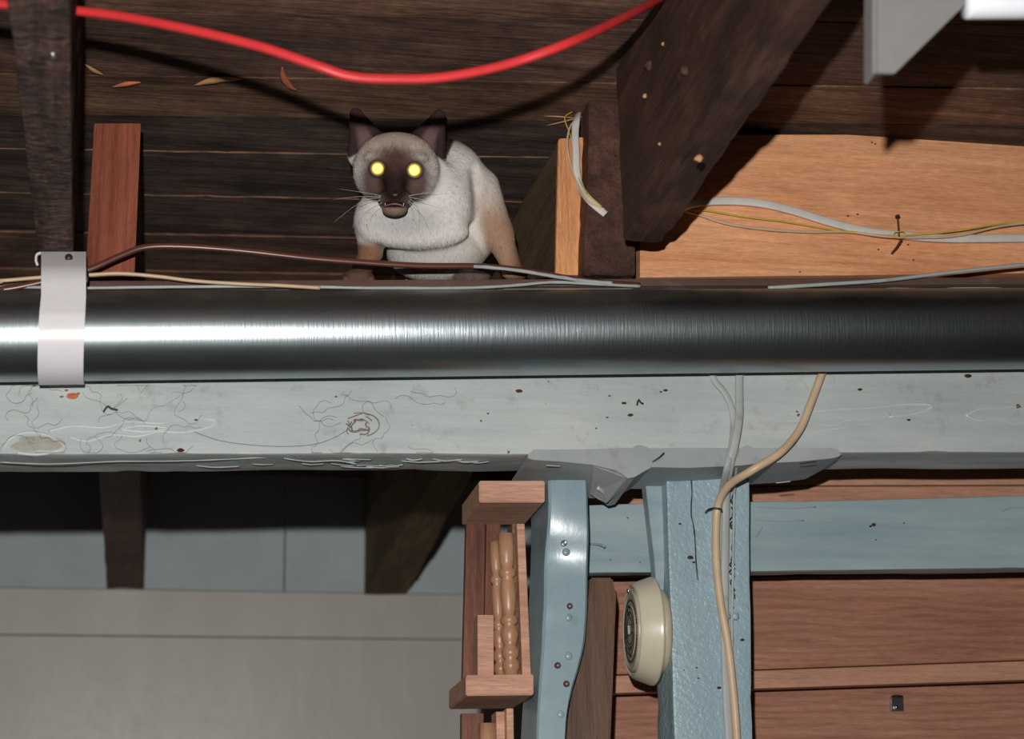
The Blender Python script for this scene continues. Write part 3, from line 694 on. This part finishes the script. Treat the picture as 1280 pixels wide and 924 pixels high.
v0 = [fp.verts.new(p) for p in tb]; v1 = [fp.verts.new(p+Vector((0,.001,.0022))) for p in tb]; fp.faces.new(v0); fp.faces.new(v1[::-1])
for i in range(6): fp.faces.new((v0[i], v1[i], v1[(i+1)%6], v0[(i+1)%6]))
flp = link('bent_tab', mesh(fp), W['plate'], pt)
for (x0,y0,x1,y1) in ((763,593,778,606),(747,610,762,622)):
    ya, yb_ = 2.018+(y0-588)*.0019, 2.018+(y1-588)*.0019
    part(tube([P(x0,y0,ya), P((x0+x1)/2,(y0+y1)/2,(ya+yb_)/2), P(x1,y1,yb_)], .0022, 4, 8), 'slot', W['slot'], pt)
part(tube([P(784,600,2.035), P(793,594,2.03), P(806,584,2.02), P(823,573,2.013), P(830,566,2.012)], .0010, 5, 6, lump=.5), 'gap_line', W['dark'], pt)
# ------------------------------------------------------------------ round fitting on the post
oc = P(826, 789, 2.112); oc.x = P(820, 789, 2.112).x+.010
bt_ = empty('alarm_bell', oc, 'round beige fitting with a dotted dial mounted on the left side of the post', 'alarm')
axd = Vector((-1,.06,0))
part(lathe([(0,0),(0,.047),(.004,.050),(.012,.050),(.014,.047)], oc, axd, 64), 'base_ring', W['ivorydark'], bt_)
link('body', smooth_by(mesh(lathe([(.012,.040),(.012,.0625),(.0145,.0645),(.018,.0640),(.036,.0575),(.039,.0555),(.0400,.0535),(.0385,.0520),(.0345,.0510),(.0345,.048)], oc, axd, 72)), .5), W['ivory'], bt_)
link('dial', smooth_by(mesh(lathe([(.034,.0495),(.040,.0480),(.0415,.0465),(.0415,.0440),(.0405,.0430),(.0405,.030),(.0415,.029),(.0415,.012),(.041,0)], oc, axd, 64)), .5), W['ivorydark'], bt_)
e1 = axd.normalized().cross(Vector((0,0,1))).normalized(); e2 = Vector((0,0,1))
bm = bmesh.new()
for k in range(60):
    if abs((k % 30)-0) < 3 or abs((k%30)-27) < 1: continue
    t = 2*math.pi*k/60; p = oc+axd.normalized()*.0403+e1*math.cos(t)*.0365+e2*math.sin(t)*.0365
    lathe([(0,0),(.0011,.0001),(.0011,.0013),(0,.0015)], p, axd, 8, bm)
o = link('dial_dots', mesh(bm), W['dark'], bt_)
bm = bmesh.new()
for rr in (.0285, .0225, .0165):
    tube([oc+axd.normalized()*.0418+e1*math.cos(t)*rr+e2*math.sin(t)*rr for t in np.linspace(0,2*math.pi,41)], .0006, 1, 6, bm=bm)
for sg in (1,-1):
    tube([oc+axd.normalized()*.042+e1*math.cos(t)*.006+e2*(sg*.0245+math.sin(t)*.006) for t in np.linspace(0,2*math.pi,17)], .0007, 1, 6, bm=bm)
link('dial_mark', mesh(bm, True), W['dark'], bt_)
c = oc+axd.normalized()*.043
q = [c+e1*.010+e2*.006, c-e1*.010+e2*.006, c-e1*.010-e2*.006, c+e1*.010-e2*.006]
link('metal_tab', mesh(timber(q, [v+axd.normalized()*.003 for v in q], 1, 1, .001)), W['steel'], bt_)
q = [c+e1*.022+e2*.005, c-e1*.022+e2*.005, c-e1*.022-e2*.005, c+e1*.022-e2*.005]
link('cross_bar', mesh(timber([v-axd.normalized()*.001 for v in q], [v+axd.normalized()*.0012 for v in q], 1, 1, .0005)), W['dark'], bt_)
part(lathe([(0,0),(0,.003),(.003,.003),(.004,0)], oc+axd.normalized()*.0375+e2*.0505+e1*.012, axd, 12), 'screw_head', W['steel'], bt_)
# small catch on the oak boards
sb = empty('metal_catch', P(1121,888,2.34), 'small steel catch screwed to the lowest oak board at lower right', 'catch')
link('back_plate', mesh(prism([(1114,871),(1129,869),(1130,889),(1114,889)], 2.339, .006, .0004)), W['steel'], sb)
part(tube([P(1115,871,2.335), P(1121,870,2.328), P(1128,871,2.335)], .0016, 4, 8), 'hook', W['dark'], sb)
part(lathe([(0,0),(0,.0025),(.004,.0025)], P(1121,884,2.335), (0,1,0), 12), 'screw_head', W['steel'], sb)
# ------------------------------------------------------------------ shelves and stored wood left of the stud
Ys = 2.055
bm = prism([(599,601),(681,601),(681,628),(599,628)], Ys, .12, .0012)
tag(link('shelf_board', mesh(bm), W['shelf']), 'short reddish wooden shelf end just under the beam left of the blue stud', 'shelf')
bm = prism([(582.5,844),(667,843),(667,869),(582.5,870)], Ys, .12, .0012)
low = tag(link('shelf_board', mesh(bm), W['shelf']), 'lower reddish wooden shelf end carrying the upright wood and spindles', 'shelf')
zsh = P(620, 843.5, Ys).z
def upright(name, label, x0, x1, yt, Y, dep, mat, cat, xb0=None, xb1=None, z=None, yb=None):
    z = zsh if z is None else z
    tl, tr = P(x0, yt, Y), P(x1, yt, Y); xb0 = x0 if xb0 is None else xb0; xb1 = x1 if xb1 is None else xb1
    bl, br = P(xb0, yb or 843, Y), P(xb1, yb or 843, Y); bl.z = br.z = z; d = Vector((0,dep,0))
    return tag(link(name, mesh(timber([tl,tr,tr+d,tl+d],[bl,br,br+d,bl+d], 4, 2, .0012)), mat), label, cat)
upright('stored_board', 'dark red upright panel at the far left end of the lower shelf', 583, 607, 655, 2.135, .012, W['redwood'], 'board', 578, 604)
upright('stored_board', 'dark red upright strip right of the wide dark red panel on lower shelf', 608, 626, 655, 2.140, .012, W['redwood'], 'board', 604, 622)
upright('wood_block', 'short pinkish wooden block standing on the lower shelf', 597, 617.5, 769, 2.085, .03, W['shelf'], 'wood block')
upright('wood_strip', 'tall light wooden strip standing against the blue stud on the lower shelf', 646, 656, 655, 2.075, .03, W['shelf'], 'wood strip', 653, 664)
upright('wood_strip', 'thin grey strip behind the tall light strip on the lower shelf', 640, 645, 655, 2.09, .03, W['joistside'], 'wood strip', 646, 652)
def spindle(label, px, yt, pxb, Y, r, z, yb, seed):
    A_, B_ = P(px, yt, Y), P(pxb, yb, Y); B_ = A_+(B_-A_)*((A_.z-z)/(A_.z-B_.z)) if z is not None else B_
    L = (A_-B_).length; rs = random.Random(seed); prof = [(0,0)]
    base = [(0,.86),(.05,.9),(.06,1.05),(.10,1.1),(.13,.75),(.15,1.05),(.19,1.12),(.22,.72),(.25,.95),(.30,1.15),(.34,1.0),(.36,.7),(.38,1.1),(.41,1.1),(.43,.72),(.48,.9),(.58,1.05),(.66,.92),(.69,.72),(.71,1.08),(.74,1.08),(.76,.75),(.80,.9),(.86,1.0),(1,1.05),(1.0,0)]
    prof += [(a_*L, b_*r) for a_, b_ in base]
    return tag(part(lathe(prof, B_, (A_-B_), 24), 'spindle', W['spindle'], None), label, 'spindle')
spindle('thick turned wooden spindle leaning on the lower shelf', 632, 668, 639, 2.082, .0092, zsh, 843, 1)
spindle('thinner turned spindle left of the thick one on the lower shelf', 619, 678, 626, 2.10, .0072, zsh, 843, 2)
z2 = zsh-.25
spindle('turned spindle under the lower shelf, its top showing at the frame bottom', 609, 905, 612, 2.09, .0095, z2, 1080, 3)
upright('wood_strip', 'wooden strip under the lower shelf beside the blue stud', 633, 642, 886, 2.08, .03, W['shelf'], 'wood strip', 636, 645, z2, 1100)
upright('wood_strip', 'wooden strip under the lower shelf just right of the spindle top', 620, 631, 890, 2.09, .03, W['shelf'], 'wood strip', 624, 634, z2, 1100)
upright('stored_board', 'dark red upright panel under the lower shelf at the frame bottom', 577, 605, 892, 2.13, .012, W['redwood'], 'board', 575, 603, z2, 1100)
# bottom shelf out of frame that carries the lower pieces
bq = P(575, 1080, Ys); 
q = [Vector((bq.x-.01, Ys, z2-.025)), Vector((bq.x-.01, Ys+.12, z2-.025)), Vector((bq.x-.01, Ys+.12, z2)), Vector((bq.x-.01, Ys, z2))]
tag(link('shelf_board', mesh(timber(q, [v+Vector((.085,0,0)) for v in q], 2, 1, .0012)), W['shelf']), 'lowest reddish wooden shelf end, below the frame, under the short strips', 'shelf')
# ------------------------------------------------------------------ lamp fixture at top right
lf = empty('lamp_fixture', P(1160, 90, 1.30), 'white lamp fixture with a grey angled end bracket at the top right corner', 'lamp')
link('end_bracket', mesh(prism([(1094,-130),(1094,91),(1119,91),(1206,6),(1206,-130)], 1.30, .004, .0006)), W['grey'], lf)
link('end_flange', mesh(prism([(1091,-130),(1091,91),(1096,92),(1096,-130)], 1.285, .02, .0006)), W['grey'], lf)
A_, B_ = P(1207, 5, 1.31), P(1500, 5, 1.31)
part(lathe([(0,0),(0,.0125),(.003,.0132),((B_-A_).length,.0132),((B_-A_).length,0)], A_, B_-A_, 32), 'tube_cover', W['whitemetal'], lf)
link('housing', mesh(timber([P(1206,-10,1.295), P(1206,-10,1.34), P(1206,-130,1.34), P(1206,-130,1.295)], [P(1500,-10,1.295), P(1500,-10,1.34), P(1500,-130,1.34), P(1500,-130,1.295)], 1, 1, .002)), W['whitemetal'], lf)
for x in (1150, 1400):
    p = P(x, -125, 1.303 if x == 1150 else 1.32); part(tube([p, Vector((p.x, p.y, ZC))], .003, 1, 8), 'hanger_rod', W['grey'], lf)
# ------------------------------------------------------------------ splinters and nails in the boards
def sliver(pts, r, mat, label, dz=.003, flat=1.6):
    L = [PZ(x, y, ZC-dz) for x, y in pts]
    bm = tube(L, r, 4, 6, flat=((0,1,0),flat), taper=lambda t: max(.15, 1-abs(2*t-1)**1.5), lump=.4)
    tag(part(bm, 'splinter', mat, None), label, 'splinter')
sliver([(106,80),(117,88),(130,94)], .0022, W['splinter'], 'small pale splinter on the ceiling next to the left joist')
sliver([(140,109),(158,105),(176,103)], .0026, W['chip'], 'orange splinter on the ceiling below the red cable')
sliver([(243,107),(268,100),(302,99)], .0038, W['splinter'], 'long tan splinter on the ceiling beside the cable shadow')
sliver([(353,84),(354,96),(362,108),(371,113)], .0026, W['chip'], 'curled brown wood shaving hanging from the ceiling above the cat', .004, 2)
sliver([(683,157),(705,152),(735,144)], .0010, W['splinter'], 'thin pale splinter sticking out where the white cable leaves the ceiling')
sliver([(680,145),(700,146),(722,148)], .0010, W['splinter'], 'short pale splinter left of the white cable at the ceiling')
bm = lathe([(0,0),(.0,.003),(.001,.0036),(.004,.0036)], PZ(66, 71, ZJ1-.002), (0,0,1), 12); part(bm, 'screw_head', W['steel'], j1)
for i, (x, y, s) in enumerate(((857,88,8),(812,82,9),(873,198,6),(829,55,3),(825,180,3),(806,120,4))):
    bm = bmesh.new(); xx = PZ(x, y, ZC)
    l0 = j2.location
    # lumps lie on the joist's left side
    A0, A1 = PZ(1064,-120,ZJ), PZ(779,300,ZJ); nrm = (A1-A0).cross(Vector((0,0,1))).normalized()
    dd_ = ray(x, y); t = (A0-CAM).dot(nrm)/dd_.dot(nrm); p = CAM+dd_*t
    bmesh.ops.create_icosphere(bm, subdivisions=2, radius=s/1400)
    for v in bm.verts: v.co = p + v.co*(1+.5*noise.noise(v.co*300+Vector((i,0,0))))
    part(bm, 'bark_lump', W['joist'] if s > 6 else W['splinter'], j2)
# ------------------------------------------------------------------ the cat
U0 = 2.245                                     # lens distance of the cat's reference plane
def cw(x, y, dd_): return PD(x, y, U0 - dd_*U0/F)
def sell(Q, c, r, rot=0):
    p = Q-np.array(c, dtype=np.float32)
    if rot:
        ca, sa = math.cos(rot), math.sin(rot); x = p[...,0]*ca+p[...,1]*sa; y = -p[...,0]*sa+p[...,1]*ca
        p = np.stack([x, y, p[...,2]], -1)
    r = np.array(r, dtype=np.float32); k0 = np.sqrt(((p/r)**2).sum(-1)); k1 = np.sqrt(((p/(r*r))**2).sum(-1))+1e-6
    return k0*(k0-1)/k1
def scap(Q, a_, b_, ra, rb, sz=1.0):
    s = np.array([1,1,sz], dtype=np.float32); a_ = np.array(a_, dtype=np.float32)*s; b_ = np.array(b_, dtype=np.float32)*s
    pa = Q*s-a_; ba = b_-a_; h = np.clip((pa@ba)/(ba@ba), 0, 1)
    return (np.sqrt(((pa-h[...,None]*ba)**2).sum(-1)) - (ra+(rb-ra)*h))/max(1, sz)
def smin(a_, b_, k):
    h = np.clip(.5+.5*(b_-a_)/k, 0, 1); return b_*(1-h)+a_*h-k*h*(1-h)
def smax(a_, b_, k): return -smin(-a_, -b_, k)
ST = 1.9
x0, x1, y0, y1, z0, z1 = 412, 672, 122, 376, -185, 122
gx, gy, gz = np.arange(x0,x1,ST,dtype=np.float32), np.arange(y0,y1,ST,dtype=np.float32), np.arange(z0,z1,ST,dtype=np.float32)
Q = np.stack(np.meshgrid(gx, gy, gz, indexing='ij'), -1)
H = sell(Q, (495,211,38), (54,42,46))
H = smin(H, sell(Q, (495,192,34), (40,24,36)), 14)
H = smin(H, sell(Q, (470,227,42), (22,20,26)), 12); H = smin(H, sell(Q, (520,229,42), (22,20,26)), 12)
H = smin(H, scap(Q, (494,208,74), (493,243,101), 15, 8.5), 12)          # bridge of the nose
H = smin(H, sell(Q, (485,248,84), (14,10.5,17)), 9); H = smin(H, sell(Q, (502,248,84), (14,10.5,17)), 9)   # whisker pads
H = smin(H, sell(Q, (494,243,103), (7.5,5,6)), 3)
H = smin(H, sell(Q, (493,262,76), (16,9,16)), 7)                        # chin
H = smin(H, sell(Q, (473,197,70), (17,8,14)), 8); H = smin(H, sell(Q, (517,198,70), (17,8,14)), 8)  # brows
for ex, ey in ((472,211),(518,213)): H = smax(H, -sell(Q, (ex,ey,96), (10.5,10,12)), 5)
def ear(base, tip, inx, s):
    o = scap(Q, base, tip, 29, 8.5, 1.8)
    i = scap(Q, (base[0]+s*1, base[1]+1, base[2]+15), (tip[0]+s*1.2, tip[1]+6, tip[2]+12), 23, 4.6, 1.6)
    return smax(o, -i, 3)
H = smin(H, ear((461,187,20), (445,143,14), 0, 1), 6); H = smin(H, ear((530,188,20), (549,145,14), 0, -1), 6)
B_ = sell(Q, (498,262,-6), (46,42,42))                                  # throat
B_ = smin(B_, sell(Q, (467,276,6), (25,29,32)), 14)
B_ = smin(B_, sell(Q, (546,254,-4), (47,52,44)), 14)
B_ = smin(B_, sell(Q, (522,290,16), (64,23,27)), 11)                   # chest
B_ = smin(B_, sell(Q, (572,232,-38), (40,52,46), -.25), 14)            # shoulder
B_ = smin(B_, sell(Q, (552,216,-80), (46,44,60)), 20)                  # back
B_ = smin(B_, sell(Q, (520,262,-120), (62,58,60)), 20)                 # rump
B_ = smin(B_, sell(Q, (545,316,-40), (62,38,50)), 14)                  # belly
B_ = smax(B_, -scap(Q, (594,212,2), (600,268,6), 7, 5, .5), 9)
LG = scap(Q, (598,236,-38), (622,292,-28), 27, 20); LG = smin(LG, scap(Q, (622,292,-28), (640,334,-12), 18, 12), 8)
LG = smin(LG, sell(Q, (644,342,-6), (17,9,18)), 6)
B_ = smin(B_, LG, 7); B_ = smin(B_, sell(Q, (598,288,-42), (26,36,24)), 8)
LF = scap(Q, (463,280,-6), (463,316,4), 20, 15); LF = smin(LF, scap(Q, (463,316,4), (450,342,22), 14, 12), 6)
LF = smin(LF, sell(Q, (447,347,30), (21,10,18)), 5)
for tx, ty in ((433,350),(443,353),(453,353),(463,350)): LF = smin(LF, sell(Q, (tx,ty,44), (6,6,8)), 2.5)
B_ = smin(B_, LF, 7)
B_ = smin(B_, sell(Q, (590,346,-8), (24,8,20)), 6)                     # tucked hind paw
B_ = smin(B_, scap(Q, (520,345,-90), (600,350,-110), 14, 9), 10)       # tail lying behind
SD = smin(H, B_, 13)
del H, B_, LG, LF
def surface_nets(V):
    ins = V < 0; nx, ny, nz = V.shape
    cnt = np.zeros((nx-1,ny-1,nz-1), np.int8); acc = np.zeros((nx-1,ny-1,nz-1,3), np.float32); num = np.zeros((nx-1,ny-1,nz-1), np.int16)
    sl = lambda i, j, k: (slice(i,nx-1+i), slice(j,ny-1+j), slice(k,nz-1+k))
    for i in (0,1):
        for j in (0,1):
            for k in (0,1): cnt += ins[sl(i,j,k)]
    act = (cnt > 0) & (cnt < 8); idx = np.argwhere(act)
    acc = np.zeros((len(idx),3)); num = np.zeros(len(idx))
    I, J, K = idx.T
    cs = [(i,j,k) for i in (0,1) for j in (0,1) for k in (0,1)]
    for a_ in cs:
        for ax_ in range(3):
            if a_[ax_] == 1: continue
            b_ = list(a_); b_[ax_] = 1
            va = V[I+a_[0],J+a_[1],K+a_[2]]; vb = V[I+b_[0],J+b_[1],K+b_[2]]
            s = (va < 0) != (vb < 0); t = np.where(s, va/(va-vb+1e-12), 0)
            p = np.tile(np.array(a_, float), (len(idx),1)); p[:,ax_] = t
            acc[s] += p[s]; num[s] += 1
    verts = idx + acc/num[:,None]
    vid = -np.ones(act.shape, np.int64); vid[act] = np.arange(len(idx))
    faces = []
    for ax_ in range(3):
        o = [d_ for d_ in range(3) if d_ != ax_]
        S = [slice(1,s_-1) for s_ in V.shape]; S[ax_] = slice(0,V.shape[ax_]-1)
        S2 = list(S); S2[ax_] = slice(1,V.shape[ax_])
        A_ = ins[tuple(S)]; Bb = ins[tuple(S2)]; e = np.argwhere(A_ != Bb)
        off = np.array([s_.start for s_ in S]); e = e+off; fl2 = ins[e[:,0],e[:,1],e[:,2]]
        def g(da, db):
            c_ = e.copy(); c_[:,o[0]] -= da; c_[:,o[1]] -= db; return vid[c_[:,0],c_[:,1],c_[:,2]]
        qd = np.stack([g(1,1), g(0,1), g(0,0), g(1,0)], 1)
        flip = fl2 if ax_ != 1 else ~fl2
        qd[~flip] = qd[~flip][:, ::-1]; faces.append(qd)
    return verts, np.concatenate(faces)
vs, fs = surface_nets(SD); del SD
vp = vs*ST+np.array([x0,y0,z0])
# two smoothing passes
ed = np.concatenate([fs[:,[0,1]],fs[:,[1,2]],fs[:,[2,3]],fs[:,[3,0]]])
for _ in range(2):
    s = np.zeros_like(vp); n_ = np.zeros(len(vp))
    np.add.at(s, ed[:,0], vp[ed[:,1]]); np.add.at(s, ed[:,1], vp[ed[:,0]]); np.add.at(n_, ed[:,0], 1); np.add.at(n_, ed[:,1], 1)
    vp = vp*.5+.5*s/n_[:,None]
Mn = np.array(M)
def tow(p):
    dpt = U0 - p[:,2]*U0/F
    r_ = np.stack([p[:,0]-640, 462-p[:,1], np.full(len(p), -F)], 1)@Mn.T
    return np.array(CAM)+r_*(dpt/F)[:,None]
wp = tow(vp)
def sm(e0, e1, x): t = np.clip((x-e0)/(e1-e0), 0, 1); return t*t*(3-2*t)
def furcol(p):
    x, y, d_ = p.T
    nz_ = np.sin(x*.9+y*.31)*np.sin(y*.7-d_*.4)*.5
    c = np.tile(np.array(srgb(226,222,216)), (len(p),1))
    def mx(c, cc, f): f = np.clip(f,0,1)[:,None]; return c*(1-f)+np.array(cc)*f
    tan, brn, drk = srgb(176,146,118), srgb(88,62,54), srgb(48,33,31)
    c = mx(c, srgb(186,166,144), .75*sm(225,182,y)*sm(20,40,d_)*sm(70,40,abs(x-495)))
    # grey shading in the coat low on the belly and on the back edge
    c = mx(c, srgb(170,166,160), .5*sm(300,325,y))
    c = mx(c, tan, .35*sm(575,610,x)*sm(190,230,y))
    c = mx(c, srgb(180,178,176), .7*sm(46,20,np.hypot((x-505)*.7,(y-276)*1.6)))  # greyer throat: shade under the chin painted into the coat
    # right foreleg tan to brown
    c = mx(c, srgb(164,130,106), sm(588,604,x-.2*(y-250))*sm(228,285,y)*.95); c = mx(c, srgb(120,84,66), sm(632,655,x+.1*(y-300))*sm(285,330,y)*.8)
    # left foreleg
    lf = sm(484,474,x)*sm(296,310,y); c = mx(c, srgb(138,102,80), lf); c = mx(c, srgb(100,74,62), lf*sm(322,340,y)*.85)
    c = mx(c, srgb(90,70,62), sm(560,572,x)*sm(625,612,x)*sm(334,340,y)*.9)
    # mask
    hd = sm(36,50,d_)*sm(276,268,y)
    e = np.sqrt(((x-494)/47)**2+((y-226)/41)**2)+.05*nz_
    m_ = sm(1.16,.74,e); c = mx(c, brn, m_*hd*.95)
    e2_ = np.sqrt(((x-493)/21)**2+((y-228)/32)**2); c = mx(c, drk, sm(1.2,.6,e2_)*hd)
    st_ = sm(27,7,abs(x-493))*sm(168,190,y)*sm(225,205,y)*(.75+.25*np.sin(x*.7+y*.21)*np.sin(y*.43+x*.3)); c = mx(c, brn, st_*sm(30,45,d_)*.8)
    for ex, ey in ((472,211),(518,213)):
        e3 = np.sqrt(((x-ex)/13)**2+((y-ey)/12.5)**2); c = mx(c, drk, sm(1.15,.8,e3)*hd*.7)
    c = mx(c, srgb(142,118,102), sm(257,263,y)*sm(276,270,y)*sm(18,12,abs(x-493))*sm(60,66,d_)); c = mx(c, srgb(24,14,14), sm(4.2,2.5,abs(y-256))*sm(15,11,abs(x-493))*sm(80,86,d_)*.9)
    # ears
    for bx, by, tx, ty in ((461,187,445,143),(530,188,549,145)):
        ddx, ddy = tx-bx, ty-by; L_ = ddx*ddx+ddy*ddy; t = ((x-bx)*ddx+(y-by)*ddy)/L_
        h = np.clip(t,0,1); r_ = np.sqrt((x-bx-h*ddx)**2+(y-by-h*ddy)**2)
        f = sm(.0,.09,t+(abs(x-495)-34)*.004)*sm(31,28,r_)*sm(40,31,d_); c = mx(c, srgb(58,42,40), f)
        inn = f*sm(17-12*t,7-6*t,r_)*sm(.9,.35,t); c = mx(c, srgb(118,90,90), inn*.8)
    return np.clip(c, 0, 1)
def catmat(name, rough, spec):
    m, nt, b_ = newmat(name); at = N(nt, 'ShaderNodeVertexColor', layer_name='coat'); tc = N(nt, 'ShaderNodeTexCoord').outputs['Object']
    n1 = noi(nt, tc, 220, 4, .6); c = mix(nt, .5, at.outputs[0], ramp(nt, n1, [(.3,(.78,.78,.78)),(.7,(1.08,1.08,1.08))]), 'MULTIPLY')
    nt.links.new(c, b_.inputs['Base Color']); b_.inputs['Roughness'].default_value = rough; b_.inputs['Specular IOR Level'].default_value = spec
    b_.inputs['Sheen Weight'].default_value = 0
    nt.links.new(bump(nt, n1, .25, .0006), b_.inputs['Normal']); return m
W['skin'] = catmat('cat_coat', .85, .15); W['fur'] = catmat('cat_fur', .7, .2)
cb_ = tow(np.array([[540,352,0]]))[0]
catb = empty('cat', Vector(cb_), 'cream cat with dark brown mask and glowing eyes crouching on the ledge above the pipe', 'cat')
me = bpy.data.meshes.new('body'); me.from_pydata(wp.tolist(), [], fs.tolist()); me.update()
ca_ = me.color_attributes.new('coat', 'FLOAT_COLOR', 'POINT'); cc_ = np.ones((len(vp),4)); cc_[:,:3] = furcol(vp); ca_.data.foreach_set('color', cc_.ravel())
me.polygons.foreach_set('use_smooth', [True]*len(me.polygons))
nrm_ = np.zeros(len(vp)*3); me.vertices.foreach_get('normal', nrm_); nrm_ = nrm_.reshape(-1,3)
print('cat verts', len(vp), 'normal check', float(((wp-wp.mean(0))*nrm_).sum(1).mean()))
body = link('body', me, W['skin'], catb)
# fur: fine tapered blades lying along the coat
K = 280000
tri = fs[np.random.randint(0, len(fs), K)]; uu = np.random.rand(K,1); vv = np.random.rand(K,1)
bil = lambda a_: (a_[tri[:,0]]*(1-uu)*(1-vv)+a_[tri[:,1]]*uu*(1-vv)+a_[tri[:,2]]*uu*vv+a_[tri[:,3]]*(1-uu)*vv)
rp, rn, rc = bil(wp), bil(nrm_), bil(vp)
rn /= np.linalg.norm(rn, axis=1)[:,None]+1e-9
X_, Y_, D_ = rc.T
# comb direction in cat space: away from the nose on the head, down and back on the body
ch = np.stack([(X_-494), -(Y_-246)*-1*1.0, -(40+0*X_)], 1); ch[:,1] = (Y_-246)
cbd = np.stack([.25+0*X_, 1+0*X_, -.35+0*X_], 1)
hm = (sm(272,262,Y_)*sm(565,550,X_)*sm(-8,8,D_))[:,None]
cd = ch/(np.linalg.norm(ch,axis=1)[:,None]+1e-6)*hm+cbd*(1-hm)
cdw = np.stack([cd[:,0], -cd[:,1], cd[:,2]], 1)@Mn.T
cdw -= rn*(cdw*rn).sum(1)[:,None]; cdw /= np.linalg.norm(cdw,axis=1)[:,None]+1e-6
cdw += np.random.normal(0,.22,cdw.shape)
face = hm[:,0]*sm(55,25,np.hypot((X_-494)*.8,(Y_-232)))
ears_ = sm(185,172,Y_)*hm[:,0]
Ln = (.0055-.0035*face-.0030*np.clip(ears_,0,1))*np.random.uniform(.6,1.25,K)
Ln *= np.where((Y_ > 320) & ((X_ < 480)|(X_ > 600)), .5, 1)
for ex, ey in ((472,211),(518,213)): Ln *= np.where(np.hypot(X_-ex, Y_-ey) < 13, .05, 1)
Ln *= np.where((np.hypot(X_-494, (Y_-243)*1.2) < 8.5) & (D_ > 90), .05, 1)
tip = rp+(rn*.33+cdw*.95)*Ln[:,None]
sd_ = np.cross(rn, cdw); sd_ /= np.linalg.norm(sd_,axis=1)[:,None]+1e-6
wd = .00036
V3 = np.empty((K,3,3)); V3[:,0] = rp+sd_*wd; V3[:,1] = rp-sd_*wd; V3[:,2] = tip
fm = bpy.data.meshes.new('fur'); fm.from_pydata(V3.reshape(-1,3).tolist(), [], np.arange(K*3).reshape(-1,3).tolist()); fm.update()
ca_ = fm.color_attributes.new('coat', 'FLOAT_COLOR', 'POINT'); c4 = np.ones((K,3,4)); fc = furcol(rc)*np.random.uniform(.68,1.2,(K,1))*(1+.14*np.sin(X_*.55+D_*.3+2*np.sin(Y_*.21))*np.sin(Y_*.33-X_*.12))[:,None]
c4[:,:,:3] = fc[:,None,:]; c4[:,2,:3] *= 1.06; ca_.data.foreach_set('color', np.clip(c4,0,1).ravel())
fm.polygons.foreach_set('use_smooth', [True]*K)
nn_ = rn+np.random.normal(0,.28,rn.shape)+cdw*.12; nn_ /= np.linalg.norm(nn_,axis=1)[:,None]
fm.normals_split_custom_set_from_vertices(np.repeat(nn_,3,axis=0).tolist())
fur = link('fur', fm, W['fur'], catb); fur['kind'] = 'stuff'
# eyes: dark eyeball, and the tapetum throwing the flash back
def tapetum():
    m, nt, b_ = newmat('eyeshine'); tc = N(nt, 'ShaderNodeTexCoord').outputs['Object']
    nt.links.new(ramp(nt, noi(nt, tc, 300, 3, .6), [(.3,(1,.70,.12)),(.7,(1,.84,.26))]), b_.inputs['Base Color'])
    b_.inputs['Metallic'].default_value = 1; b_.inputs['Roughness'].default_value = .56
    return m
W['eye'] = tapetum(); W['eyeball'] = plain('eye_rim', (.10,.085,.11), .25, 0, .5)
tocam = (CAM+UP*.075-Vector(cw(494,212,80))).normalized()
for ex, ey in ((472,211),(518,213)):
    c = Vector(cw(ex,ey,80)); k_ = U0/F
    e = part(lathe([(-.009,0),(-.006,.0075),(0,10.6*k_),(.0035,10.2*k_),(.0055,9.2*k_),(.0058,8.9*k_)], c, tocam, 32), 'eye', W['eyeball'], catb)
    p_ = part(lathe([(.0052,9.1*k_),(.0060,8.9*k_),(.0062,5*k_),(.0062,0)], c, tocam, 32), 'eyeshine', W['eye'], e)
    p_['label'] = 'bright yellow glowing eye reflection'
W['nose'] = plain('nose_leather', srgb(44,28,28), .35, 0, .5, .4, 400); W['pink'] = plain('lips', srgb(150,96,90), .4)
bm = bmesh.new(); bmesh.ops.create_icosphere(bm, subdivisions=3, radius=1)
for v in bm.verts:
    x_, y_, z_ = v.co; s_ = 1-.35*max(0,-y_); v.co = Vector(cw(493.5+x_*8*s_, 243.5-y_*5.0, 107.5+z_*5.5))
part(bm, 'nose', W['nose'], catb)
part(tube([Vector(cw(x,y,d_)) for x,y,d_ in ((483,257,97),(488,255.5,101),(494,255,103),(500,256,101),(504,258,97))], .0011, 4, 6), 'mouth', W['pink'], catb)
for x_ in (481.5, 504.5):
    part(tube([Vector(cw(x_,254,100)), Vector(cw(x_,256.5,100)), Vector(cw(x_+.3,258.5,98))], .0006, 3, 6, taper=lambda t: 1-.8*t), 'tooth', W['cream'], catb)
wk = [((478,247),(452,252,),(417,278)),((477,249),(455,262),(440,285)),((478,245),(450,240),(422,236)),((480,251),(465,265),(459,285)),((477,246),(445,246),(415,250)),
      ((509,247),(522,258),(523,285)),((510,246),(535,252),(560,262)),((509,249),(528,268),(538,292)),((508,250),(516,262),(514,280)),((510,245),(540,240),(566,238))]
for i, (p0, p1, p2) in enumerate(wk):
    part(tube([Vector(cw(p0[0],p0[1],96)), Vector(cw(p1[0],p1[1],92)), Vector(cw(p2[0],p2[1],80))], .00026, 7, 5, taper=lambda t: 1-.75*t), 'whisker', W['cream'], catb)

for o in bpy.data.objects:
    g = {'joist': 'floor joists', 'splinter': 'loose splinters on the ceiling boards', 'spindle': 'turned spindles on the shelves', 'shelf': 'short shelf ends beside the blue stud'}.get(o.get('category'))
    if g: o['group'] = g
    if o.name.startswith(('stored_board', 'wood_strip')): o['group'] = 'lumber stored upright on the shelves'
